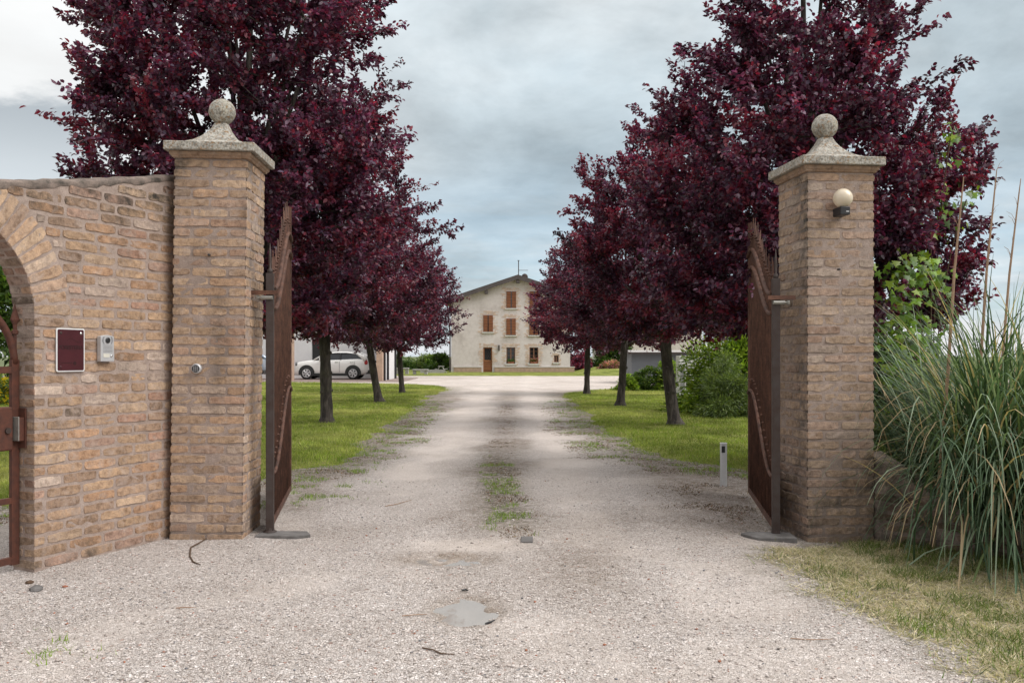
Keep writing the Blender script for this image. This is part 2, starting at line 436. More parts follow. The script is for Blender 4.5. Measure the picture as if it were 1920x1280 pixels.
# ================================================================== GROUND
def lawn_left(x, y):
    xe = np.interp(y, [7, 9.3, 9.6, 10.6, 14, 18.3, 22.6, 28.6, 34.6, 37, 40, 42, 43.5, 44.6, 46],
                      [-2.75, -2.5, -2.35, -2.0, -2.12, -2.28, -2.35, -2.65, -2.4, -2.6, -4.0, -7, -11, -30, -60])
    yn = np.interp(x, [-30, -9, -4.2, -2.4, 0], [6.2, 6.6, 7.5, 9.4, 10.2])
    n = (fbm(np.asarray(x) * 2.2, np.asarray(y) * 1.3, 5) - 0.5) * 1.3
    return np.minimum(xe - x, (y - yn) * 0.8) + n * 0.55
def lawn_right(x, y):
    xe = np.interp(y, [8.5, 9.7, 10.8, 11.3, 13.75, 16, 20.4, 27.9, 31, 33.5, 35.5, 37, 38.5],
                      [5, 2.65, 2.1, 1.78, 1.62, 1.45, 1.6, 1.55, 1.85, 2.8, 5, 9, 40])
    n = (fbm(np.asarray(x) * 2.2, np.asarray(y) * 1.3, 9) - 0.5) * 1.3
    return np.minimum(np.asarray(x) - xe, (np.asarray(y) - 7.2)) + n * 0.5
def verge(x, y):
    xe = np.interp(y, [-2, 2, 3.5, 4, 4.45, 5, 5.5, 6.0, 6.3], [2.3, 2.15, 2.02, 1.93, 1.83, 1.74, 1.66, 1.75, 2.3])
    n = (fbm(np.asarray(x) * 3.5, np.asarray(y) * 3.5, 21) - 0.5)
    return np.minimum(np.asarray(x) - xe, 6.9 - np.asarray(y)) + n * 0.5
PUD = [(-0.43, 5.64, 0.22, 0.13, 0.03), (-0.23, 4.5, 0.13, 0.2, 0.034)]
def hgt(x, y):
    x = np.asarray(x, float); y = np.asarray(y, float)
    h = (fbm(x * 0.9, y * 0.9, 3) - 0.5) * 0.05 + (fbm(x * 5, y * 5, 4, 3) - 0.5) * 0.014
    fade = 1 - sstep(10, 22, y)
    h = h * (0.25 + 0.75 * fade)
    for cx, cy, rx, ry, dp in PUD:
        q = np.sqrt(((x - cx) / rx) ** 2 + ((y - cy) / ry) ** 2) + (fbm(x * 6 + y * 4, y * 6 - x * 5, 40) - 0.5) * 0.8
        h = h - dp * (1 - sstep(0.2, 1.6, q)) + (fbm(x * 10 + y * 6, y * 8 - x * 7, 43, 5) - 0.5) * 0.055 * (1 - sstep(0.6, 1.6, q))
    # wheel tracks
    for cx in (-1.0, 0.62):
        h = h - 0.012 * np.exp(-((x - cx) / 0.35) ** 2) * sstep(6, 9, y) * fade
    h = h - 0.07 * sstep(1.4, 2.6, x) * (1 - sstep(7.0, 9.0, y))
    return h

def lin(a, b, s): return np.linspace(a, b, max(2, int(round((b - a) / s)) + 1))
def grid_mesh(name, xs, ys, zf, mask, mat, attrs=None, smooth=True):
    X, Y = np.meshgrid(xs, ys)
    Z = zf(X, Y)
    nx = len(xs)
    idx = np.arange(X.size).reshape(X.shape)
    Q = np.stack([idx[:-1, :-1], idx[:-1, 1:], idx[1:, 1:], idx[1:, :-1]], -1).reshape(-1, 4)
    V = np.stack([X.ravel(), Y.ravel(), Z.ravel()], -1)
    at = {k: f(X, Y).ravel() for k, f in (attrs or {}).items()}
    if mask is not None:
        mk = mask(X, Y).ravel() > 0
        Q = Q[mk[Q].all(1)]
        used = np.zeros(len(V), bool); used[Q.ravel()] = True
        remap = np.cumsum(used) - 1
        V = V[used]; Q = remap[Q]; at = {k: a[used] for k, a in at.items()}
    return fast_mesh(name, V, Q, mat, attrs=at, smooth=smooth)

def build_ground():
    # far country: one sheet to the horizon
    g = MB()
    g.add([(-3000, -300, -0.16), (3000, -300, -0.16), (3000, 4000, -0.16), (-3000, 4000, -0.16)], [(0, 1, 2, 3)])
    tag(g.build('ground', MT['field']), 'flat green country reaching the horizon', 'ground', kind='structure')
    xs = np.concatenate([lin(-40, -7, 1.5)[:-1], lin(-7, -2.6, 0.1)[:-1], lin(-2.6, -0.8, 0.045)[:-1], lin(-0.8, 0.1, 0.02)[:-1], lin(0.1, 3.2, 0.045)[:-1], lin(3.2, 7, 0.1)[:-1], lin(7, 30, 1.5)])
    ys = np.concatenate([lin(-6, 2.6, 0.3)[:-1], lin(2.6, 4.1, 0.045)[:-1], lin(4.1, 5.95, 0.022)[:-1], lin(5.95, 9, 0.045)[:-1], lin(9, 16, 0.1)[:-1], lin(16, 60, 0.4)])
    def track(x, y):
        return (1 - sstep(26, 36, y)) * (np.exp(-((x + 0.98 + (fbm(y * 0.3, x * 0, 61) - 0.5) * 0.5) / 0.42) ** 2) + np.exp(-((x - 0.62) / 0.4) ** 2))
    def damp(x, y):
        far = sstep(5.8, 8.5, y) * (1 - .85 * sstep(26, 38, y))
        mid = np.exp(-((x + 0.12) / 0.42) ** 2) * far * 0.75
        edge = (sstep(1.0, 1.9, x) + sstep(1.35, 2.1, -x)) * far * 0.85
        spots = sstep(0.5, 0.68, fbm(x * 0.8, y * 0.6, 71)) * 0.7 * sstep(4.2, 6, y)
        d = np.maximum(mid, edge) + spots * (0.4 + 0.6 * far)
        d = d + np.exp(-(((x - 0.45) / 0.3) ** 2 + ((y - 5.3) / 0.8) ** 2)) * 0.75
        d = d + np.exp(-(((x - 1.9) / 0.45) ** 2 + ((y - 7.9) / 1.6) ** 2)) * 0.5
        for cx, cy, rx, ry, dp in PUD:
            q = np.sqrt(((x - cx) / rx) ** 2 + ((y - cy) / ry) ** 2)
            d = d + 1.0 * (1 - sstep(0.7, 2.3, q))
        d = d - 0.8 * np.clip(track(x, y), 0, 1) * sstep(7, 9, y)
        return np.clip(d, 0, 1)
    def fines(x, y):
        t = np.clip(track(x, y), 0, 1) * sstep(6.5, 10, y) * 0.8
        thr = np.exp(-(((x + 0.3) / 0.42) ** 4 + ((y - 6.08) / 0.26) ** 4)) * 0.85
        farf = sstep(18, 34, y) * 0.6
        base = sstep(0.52, 0.7, fbm(x * 1.6, y * 1.2, 33)) * 0.45
        p = 0
        for cx, cy, rx, ry, dp in PUD:
            p = p + np.exp(-(((x - cx) / (rx * 1.3)) ** 2 + ((y - cy) / (ry * 1.3)) ** 2)) * 0.8
        return np.clip(t + thr + farf + base + p, 0, 1)
    def soil(x, y):
        s = np.maximum(sstep(-0.9, 0.05, lawn_left(x, y)), sstep(-0.9, 0.05, lawn_right(x, y))) * (1 - sstep(36, 44, y) * 0.6)
        s = np.maximum(s, sstep(-0.35, 0.1, verge(x, y)))
        c = np.exp(-((x - np.interp(y, [6.3, 8, 11], [.06, -.1, -.22])) / 0.24) ** 2) * sstep(6.2, 7.2, y) * (1 - sstep(10.5, 13, y)) * 0.95
        return np.clip(np.maximum(s * 0.85, c), 0, 1)
    tag(grid_mesh('gravel_drive', xs, ys, hgt, None, MT['gravel'], dict(damp=damp, fines=fines, soil=soil)),
        'pale crushed gravel drive running through the gate to the house', 'driveway', kind='structure')
    # lawns
    xs = np.concatenate([lin(-45, -6, 1.2)[:-1], lin(-6, -1.4, 0.09)]); ys = np.concatenate([lin(5.5, 16, 0.09)[:-1], lin(16, 46, 0.25)])
    lz = lambda f: (lambda x, y: hgt(x, y) - 0.006 + 0.04 * sstep(0, 0.5, f(x, y)) + (fbm(x * 1.1, y * 1.1, 90) - 0.5) * 0.05 * sstep(0, 0.6, f(x, y)))
    tag(grid_mesh('lawn', xs, ys, lz(lawn_left), lawn_left, MT['turf']), 'mown lawn left of the drive under the plum trees', 'lawn', kind='structure')
    xs = np.concatenate([lin(1.1, 6, 0.09)[:-1], lin(6, 40, 1.2)]); ys = np.concatenate([lin(7, 16, 0.09)[:-1], lin(16, 39, 0.25)])
    tag(grid_mesh('lawn', xs, ys, lz(lawn_right), lawn_right, MT['turf']), 'mown lawn right of the drive under the plum trees', 'lawn', kind='structure')
    xs = lin(1.4, 9, 0.07); ys = lin(-3, 7, 0.07)
    vz = lambda x, y: hgt(x, y) - 0.006 + 0.022 * sstep(0, 0.5, verge(x, y)) * (0.5 + fbm(x * 3, y * 3, 91))
    tag(grid_mesh('verge', xs, ys, vz, verge, MT['gravel'], dict(soil=lambda x, y: 0.35 + 0.6 * sstep(.4, .6, fbm(x * 2.1, y * 2.1, 92)), damp=lambda x, y: 0.25 + 0 * x, fines=lambda x, y: 0.1 + 0 * x)), 'dry grass verge at the foot of the right gate pillar', 'verge', kind='structure')
    # strip of grass in front of the house
    hz = lambda x, y: -0.1 + 0.16 * sstep(57.5, 59.5, y + (fbm(x * 0.4, y * 0.4, 8) - 0.5) * 2) + 0.35 * sstep(4.9, 6.5, x) * sstep(60, 66, y) * (1 - sstep(8, 13, x))
    tag(grid_mesh('lawn', lin(-60, 40, 1.0), lin(57, 110, 1.0), hz, None, MT['turf']), 'strip of grass along the foot of the house', 'lawn', kind='structure')
    p = MB(); p.add([(-32, 44.8, 0.03), (-5.6, 44.8, 0.03), (-5.6, 52.5, 0.03), (-32, 52.5, 0.03), (-32, 44.8, -0.1), (-5.6, 44.8, -0.1), (-5.6, 52.5, -0.1), (-32, 52.5, -0.1)],
          [(0, 1, 2, 3), (0, 4, 5, 1), (1, 5, 6, 2)])
    tag(p.build('pavement', MT['paving']), 'reddish paved strip in front of the carport', 'pavement', kind='structure')
    # puddle water
    for (cx, cy, rx, ry, dp), lv, lb in zip(PUD, (0.0, 0.0), ('small broken puddle in the gravel nearer the gate', 'milky puddle in the gravel reflecting the pale sky')):
        n = 40
        z = float(np.median(hgt(cx + np.linspace(-rx, rx, 9), cy + np.linspace(-ry, ry, 9) * 0))) + (0.001 if rx > .2 else 0.006)
        v = [(cx, cy, z)] + [(cx + 1.9 * rx * math.cos(a), cy + 1.9 * ry * math.sin(a), z) for a in np.linspace(0, 2 * math.pi, n, endpoint=False)]
        w = MB(); w.add(v, [(0, 1 + i, 1 + (i + 1) % n) for i in range(n)])
        tag(w.build('puddle', MT['water']), lb, 'puddle', kind='structure')
build_ground()
def gz(x, y): return float(hgt(x, y))

# ================================================================== BRICKWORK
BRK = [((0.40, 0.252, 0.135), 5), ((0.33, 0.205, 0.115), 4), ((0.47, 0.325, 0.195), 3), ((0.40, 0.215, 0.105), 3), ((0.26, 0.16, 0.095), 2.2),
       ((0.37, 0.222, 0.155), 3), ((0.33, 0.165, 0.105), 1.6), ((0.2, 0.125, 0.08), 1.0), ((0.38, 0.30, 0.23), 1), ((0.10, 0.075, 0.055), 0.35), ((0.50, 0.40, 0.30), 1.2)]
def brick_col(rng, tone=1.0, grey=0.0, calm=0.3):
    c = rng.choices([b[0] for b in BRK], [b[1] for b in BRK])[0]
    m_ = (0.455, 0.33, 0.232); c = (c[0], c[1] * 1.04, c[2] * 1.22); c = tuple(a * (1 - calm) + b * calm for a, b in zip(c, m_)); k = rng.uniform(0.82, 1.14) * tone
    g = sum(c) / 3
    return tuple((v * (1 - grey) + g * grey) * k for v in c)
def brick(mb, Mf, s0, s1, t0, t1, rng, cl=False, cr=False, tone=1.0, grey=0.0, dirt=None, calm=0.36):
    """one hand-made brick face: irregular outline sunk into the mortar, worn arrises"""
    n = max(4, int((s1 - s0) / 0.035) + 2); k = 5
    w = s1 - s0; h = t1 - t0
    e = 0.0035
    # wobble of the edges
    wt = [rng.uniform(-0.006, 0.003) for _ in range(n)]; wb = [rng.uniform(-0.003, 0.006) for _ in range(n)]
    h0 = rng.uniform(-0.0025, 0.0025); tilt = rng.uniform(-0.003, 0.003); skew = rng.uniform(-0.003, 0.003)
    ss = [s0, s0 + e] + [s0 + e + (w - 2 * e) * i / (n - 3) for i in range(1, n - 3)] + [s1 - e, s1]
    tt = [0, e / h, 0.5 + rng.uniform(-.1, .1), 1 - e / h, 1]
    vs = []; ds = []
    col = brick_col(rng, tone, grey, calm)
    for i, s in enumerate(ss):
        for j, q in enumerate(tt):
            bs = i in (0, n - 1); bt = j in (0, k - 1)
            t = t0 + wb[i] + (h + wt[i] - wb[i]) * q + skew * (i / (n - 1) - .5)
            sx = s
            if (i <= 1 or i >= n - 2) and (j <= 1 or j >= k - 2):        # rounded corners
                r = 0.005 * (1 if not ((i <= 1 and cl) or (i >= n - 2 and cr)) else 0.2)
                sx += r if i <= 1 else -r
                t += 0.004 if j <= 1 else -0.004
            if bt: hh = -0.0075
            elif bs: hh = -0.003 if ((i == 0 and cl) or (i == n - 1 and cr)) else -0.0075
            else: hh = h0 + tilt * (i / (n - 1) - .5) + rng.uniform(-0.0022, 0.0022)
            vs.append(Mf(sx, t, hh)); ds.append(dirt(sx, t) * rng.uniform(.6, 1.1) if dirt else 0.0)
    fs = [(i * k + j, (i + 1) * k + j, (i + 1) * k + j + 1, i * k + j + 1) for i in range(n - 1) for j in range(k - 1)]
    mb.add(vs, fs, 0, col, ds)

def mortar_sheet(mb, Mf, s0, s1, t0, t1, rng, dirt=None, rec=-0.0035, step=0.06):
    ns = max(2, int((s1 - s0) / step)); nt_ = max(2, int((t1 - t0) / step))
    vs = []; ds = []
    for i in range(ns + 1):
        for j in range(nt_ + 1):
            s = s0 + (s1 - s0) * i / ns; t = t0 + (t1 - t0) * j / nt_
            edge = i in (0, ns)
            vs.append(Mf(s, t, rec + (0 if edge else rng.uniform(-0.0025, 0.003)))); ds.append(dirt(s, t) if dirt else 0.0)
    fs = [(i * (nt_ + 1) + j, (i + 1) * (nt_ + 1) + j, (i + 1) * (nt_ + 1) + j + 1, i * (nt_ + 1) + j + 1) for i in range(ns) for j in range(nt_)]
    mb.add(vs, fs, 1, (1, 1, 1), ds)

CH = 0.0695
def make_pillar(label, loc, rz, ry, seed, H, tone, grey, dirtf):
    rng = random.Random(seed)
    root = thing('gate_pillar', label, 'gate pillar', loc, rz, 'brick pillars of the driveway gate', ry)
    W = 0.51
    mb = MB()
    faces = [((0, 0), (1, 0), (0, -1)), ((W, 0), (0, 1), (1, 0)), ((W, W), (-1, 0), (0, 1)), ((0, W), (0, -1), (-1, 0))]
    for fi, (o, u, n) in enumerate(faces):
        def Mf(s, t, h, o=o, u=u, n=n): return (o[0] + u[0] * s + n[0] * h, o[1] + u[1] * s + n[1] * h, t)
        df = (lambda s, t, fi=fi: dirtf(fi, s, t)) if dirtf else None
        mortar_sheet(mb, Mf, 0.007, W - 0.007, -0.15, H, rng, df)
        t = H - 0.008; c = 0
        while t > -0.12:
            par = (c + fi) % 2
            g = 0.012
            if par == 0: cuts = [0, 0.253, W]
            else: cuts = [0, 0.127, 0.383, W]
            for q in range(len(cuts) - 1):
                a = cuts[q] + (0 if q == 0 else g / 2 + rng.uniform(-.005, .006)); b = cuts[q + 1] - (0 if q == len(cuts) - 2 else g / 2 + rng.uniform(-.005, .006))
                hh = 0.0595 + rng.uniform(-.0035, .002)
                brick(mb, Mf, a, b, t - hh, t, rng, q == 0, q == len(cuts) - 2, tone, grey, df, 0.58)
            t -= CH; c += 1
    mb.build('shaft', [MT['brick'], MT['mortar']], root, smooth=False)
    # moulded brick course under the cap
    c = MB()
    def ringpoly(d, z): return [(-d, -d, z), (W + d, -d, z), (W + d, W + d, z), (-d, W + d, z)]
    lv = [(0.0, H - 0.002), (0.012, H + 0.001), (0.018, H + 0.012), (0.028, H + 0.02), (0.03, H + 0.045)]
    v = sum([ringpoly(d, z) for d, z in lv], [])
    f = [(i * 4 + k, i * 4 + (k + 1) % 4, (i + 1) * 4 + (k + 1) % 4, (i + 1) * 4 + k) for i in range(len(lv) - 1) for k in range(4)] + [(0, 3, 2, 1), (16, 17, 18, 19)]
    c.add(v, f, 0, (0.36, 0.245, 0.17), 0.25)
    bevel(c.build('cornice', MT['brick'], root), 0.004, 2)
    z = H + 0.046
    s = MB(); s.box(-0.06, W + 0.06, -0.06, W + 0.06, z, z + 0.062)
    bevel(s.build('capstone', MT['stone'], root), 0.006, 2)
    # flared stone pyramid
    z += 0.0615
    p = MB(); prof = [(0.275, 0), (0.27, 0.008), (0.215, 0.022), (0.165, 0.048), (0.122, 0.084), (0.088, 0.122), (0.064, 0.16), (0.051, 0.19), (0.047, 0.2), (0.0, 0.2)]
    n = 9; v = []; f = []
    for r, dz in prof:
        for k in range(4):
            for q in range(n):
                a = -1 + 2 * q / n
                x, y = [(a, -1), (1, a), (-a, 1), (-1, -a)][k]
                rr = r * (1 - 0.02 * rng.random()); m_ = math.hypot(x, y); rd = 0.35 * (dz / 0.2)
                x = x * (1 - rd) + x / m_ * rd; y = y * (1 - rd) + y / m_ * rd
                v.append((W / 2 + x * rr, W / 2 + y * rr, z + dz))
    m4 = 4 * n
    for i in range(len(prof) - 1):
        for k in range(m4): f.append((i * m4 + k, i * m4 + (k + 1) % m4, (i + 1) * m4 + (k + 1) % m4, (i + 1) * m4 + k))
    p.add(v, f); p.build('pedestal', MT['stone'], root, smooth=True)
    b = MB(); R = 0.095; zc = z + 0.2 + R - 0.006
    prof = []
    for i in range(1, 18):
        a = math.pi * i / 18; prof.append((R * math.sin(a) * (1 + rng.uniform(-.012, .012)), zc - R * math.cos(a)))
    b.lathe([(0.004, zc - R)] + prof + [(0.004, zc + R)], 28, (W / 2, W / 2, 0))
    b.build('ball_finial', MT['stone'], root, smooth=True)
    return root
def dirtL(fi, s, t):
    d = 0.75 * sstep(2.42, 2.75, t) * (1 - sstep(0.0, 0.12, s)) if fi == 0 else 0.0
    return float(np.clip(d + 0.45 * (1 - sstep(0.02, 0.16, t)) + 0.55 * sstep(.55, .9, vnoise(s * 6 + fi * 9, t * 3, 7)) + 0.4 * sstep(2.55, 2.7, t), 0, 1))
def dirtR(fi, s, t):
    d = 0.0
    if fi == 3: d = 0.75 * sstep(0.18, 0.5, s) * (0.55 + 0.45 * sstep(1.5, 2.5, t)) + 0.25
    if fi == 0: d = 0.55 * (1 - sstep(0.25, 1.25, t)) + 0.35 * (1 - sstep(0, .1, s)) * sstep(1.3, 2.2, t) + 0.25 * sstep(.38, .51, s) * (1 - sstep(.5, 1.1, t))
    return float(np.clip(d * (0.5 + vnoise(s * 6 + fi * 5, t * 7, 17)), 0, 1))
# left pillar: its right front corner stands at (-1.87, 6.22)
th = R2(2.2); W_ = 0.51
LP = make_pillar('brick gate pillar joined to the arched wall, carrying the round keypad', (-1.87 - W_ * math.cos(th) - 0.035, 6.22 - W_ * math.sin(th), 0), th, R2(0.75), 3, 2.70, 1.0, 0.0, dirtL)
th2 = R2(6.2)
RP = make_pillar('brick gate pillar with a globe lamp, beside the tall pampas grass', (2.141, 6.38, -0.06), th2, 0, 11, 2.70, 0.92, 0.12, dirtR)

# ---- left wall with the arch
WP = np.array([-2.415, 6.33]); WD = np.array([-0.445, -1.06]); WD = WD / np.linalg.norm(WD); WN = np.array([1.06, -0.445]); WN = WN / np.linalg.norm(WN)
TOPU = [(-0.3, 2.62), (0, 2.60), (.25, 2.545), (.635, 2.455), (.98, 2.388), (1.2, 2.345), (1.43, 2.31), (2.0, 2.26), (3.2, 2.22)]
def wtop(u): return float(np.interp(u, [a for a, b in TOPU], [b for a, b in TOPU]))
def WM(s, t, h): 
    p = WP + WD * s + WN * h
    return (p[0], p[1], t)
TH = 0.185; UJ = 1.15; AR = 0.565; ZS = 1.55; UC = UJ + AR; UE = UJ + 2 * AR; UEND = 2.95; AO = AR + 0.25
def build_wall():
    rng = random.Random(5)
    root = thing('garden_wall', 'brick wall with an arched opening joined to the left gate pillar', 'wall', (0, 0, 0))
    root['label'] = 'brick wall with arched opening, carrying the maroon sign and intercom'
    mb = MB()
    def dirt(s, t):
        return float(np.clip(sstep(-0.34, -0.02, t - wtop(s)) * 1.0 + 0.75 * sstep(1.9, 2.5, t) * (1 - sstep(0.05, 0.3, s)) + 0.35 * (1 - sstep(0.0, 0.15, t))
                             + 0.5 * sstep(.6, .92, vnoise(s * 4, t * 3.2, 23)) + 0.3 * sstep(2.0, 2.3, t), 0, 1))
    def clear(s0, s1, t0, t1):
        """usable stretch of a course beside the arch ring"""
        tm = (t0 + t1) / 2
        if tm < ZS + 0.02: return [(s0, min(s1, UJ))] if s0 < UJ else [(max(s0, UE), s1)]
        if tm > ZS + AO: return [(s0, s1)]
        q = math.sqrt(max(0, AO ** 2 - (tm - ZS) ** 2))
        return [(s0, UC - q - 0.008), (UC + q + 0.008, s1)]
    for side in (0, 1):
        Mf = WM if side == 0 else (lambda s, t, h: WM(s, t, -TH - h))
        t = -0.12; c = 0
        while t < 2.6:
            hh = 0.0595 + rng.uniform(-.0045, .0025)
            s = -0.25 + (0.13 if c % 2 else 0.0) + rng.uniform(-.02, .02)
            cuts = []
            while s < UEND:
                ln = 0.252 + rng.uniform(-.008, .006)
                if rng.random() < 0.08: ln = 0.125
                cuts.append((s, s + ln)); s += ln + 0.013 + rng.uniform(-.002, .005)
            for a, b in cuts:
                for (p, q) in ([(a, b)] if t + hh / 2 > ZS + AO else clear(-9, 9, t, t + hh) + ([(UE, 9)] if t + hh / 2 < ZS + .02 else [])):
                    a2 = max(a, p); b2 = min(b, q)
                    if b2 - a2 < 0.045: continue
                    if a < UJ < b + 0.05 and t + hh / 2 < ZS + .02 and b2 < UJ and b > UJ - 0.04: b2 = UJ
                    if t + hh > min(wtop(a2), wtop(b2)) - 0.02: continue
                    brick(mb, Mf, a2, b2, t, t + hh, rng, abs(a2 - UE) < 1e-6, abs(b2 - UJ) < 1e-6, 1.0, 0.0, dirt)
            t += CH; c += 1
        # arch ring of bricks on edge
        nv = 30
        for i in range(nv):
            a0 = math.pi * i / nv + 0.004; a1 = math.pi * (i + 1) / nv - 0.007
            def Ma(s, tt, h, a0=a0, a1=a1, Mf=Mf):
                f = (tt) / 0.06
                an = a0 + (a1 - a0) * f; r = AR + s
                return Mf(UC - r * math.cos(an), ZS + r * math.sin(an), h)
            brick(mb, Ma, 0.0, 0.25 + rng.uniform(-.02, .012), 0, 0.06, rng, True, False, 0.95, 0.0, None, 0.7)
    # reveals (jambs and soffit): headers, tone lowered to paint in the shade of the arch
    for (u0, sg) in ((UJ, 1), (UE, -1)):
        Mj = lambda s, t, h, u0=u0, sg=sg: WM(u0 + sg * h, t, -s)
        t = -0.12; c = 0
        while t < ZS - 0.03:
            hh = 0.0555
            for a, b in ([(0, TH)] if c % 2 == 0 else [(0, .09), (.1, TH)]):
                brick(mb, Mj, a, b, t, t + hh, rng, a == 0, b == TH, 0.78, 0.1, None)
            t += CH; c += 1
    nv = 30
    for i in range(nv):
        a0 = math.pi * i / nv + 0.004; a1 = math.pi * (i + 1) / nv - 0.007
        def Mi(s, tt, h, a0=a0, a1=a1):
            an = a0 + (a1 - a0) * tt / 0.06; r = AR - h
            return WM(UC - r * math.cos(an), ZS + r * math.sin(an), -s)
        for a, b in ([(0, TH)] if i % 2 else [(0, .09), (.1, TH)]):
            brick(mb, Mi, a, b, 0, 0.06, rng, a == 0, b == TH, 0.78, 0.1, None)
    # mortar body
    rec = 0.0035
    poly = [(-0.25, -0.15), (UJ - rec, -0.15), (UJ - rec, ZS)]
    for i in range(1, 24):
        a = math.pi * i / 24; poly.append((UC - (AR + rec) * math.cos(a), ZS + (AR + rec) * math.sin(a)))
    poly += [(UE + rec, ZS), (UE + rec, -0.15), (UEND, -0.15)]
    us = np.linspace(UEND, -0.25, 26)
    poly += [(float(u), wtop(u) - 0.015) for u in us]
    mb.prism(poly, WM, -TH + rec, -rec, 1)
    mb.build('brickwork', [MT['brick'], MT['mortar']], root, smooth=False)
    # rough weathered mortar capping
    c = MB(); us = np.linspace(-0.22, UEND, 60); v = []; ds = []
    for u in us:
        z = wtop(u) + rng.uniform(-.004, .006)
        for h, dz in ((0.0, -0.045 + rng.uniform(-.012, .01)), (0.008 + rng.uniform(-.004, .005), -0.018), (-0.02, 0.004), (-TH / 2, 0.012), (-TH + 0.02, 0.004), (-TH - 0.008, -0.018), (-TH, -0.045)):
            v.append(WM(u, z + dz, h)); ds.append(0.6 + 0.4 * rng.random())
    f = [(i * 7 + k, (i + 1) * 7 + k, (i + 1) * 7 + k + 1, i * 7 + k + 1) for i in range(59) for k in range(6)]
    c.add(v, f, 0, None, ds); c.build('coping', MT['mortar'], root, smooth=True)
    return root
WALL = build_wall()

# ---- low wall right of the right pillar
def build_low_wall():
    rng = random.Random(8)
    root = thing('low_wall', 'low dirty brick wall half buried under the pampas grass', 'wall')
    A = np.array([2.62, 6.5]); B = np.array([3.30, 5.62]); D = B - A; Ln = float(np.linalg.norm(D)); D = D / Ln; Nn = np.array([-(-D[1]), -D[0]]) 
    Nn = np.array([D[1], -D[0]])
    if Nn[1] > 0: Nn = -Nn
    def Mf(s, t, h):
        p = A + D * s + Nn * h; return (p[0], p[1], t - 0.07)
    tp = lambda s: float(np.interp(s, [0, .12, .3, .6, .9, 1.3], [.66, .6, .5, .36, .27, .2]))
    mb = MB()
    df = lambda s, t: float(np.clip(0.8 * (0.4 + vnoise(s * 5, t * 6, 77)), 0, 1))
    t = -0.1; c = 0
    while t < 1:
        s = (0.13 if c % 2 else 0.0)
        while s < Ln + .15:
            b = s + 0.25
            if t + 0.056 < tp((s + b) / 2) + .01: 
                while b > s + .06 and t + .05 > tp(b): b -= .02
                brick(mb, Mf, s, b, t, t + 0.0555, rng, False, False, 0.5, 0.15, df)
            s = b + 0.013
        t += CH; c += 1
    us = np.linspace(Ln + .2, 0, 14)
    mb.prism([(0, -.15), (Ln + .2, -.15)] + [(float(u), tp(u)) for u in us], Mf, -0.2, -0.0035, 1); mb.d[-34:] = [0.8] * 34
    mb.build('brickwork', [MT['brick'], MT['mortar']], root)
build_low_wall()

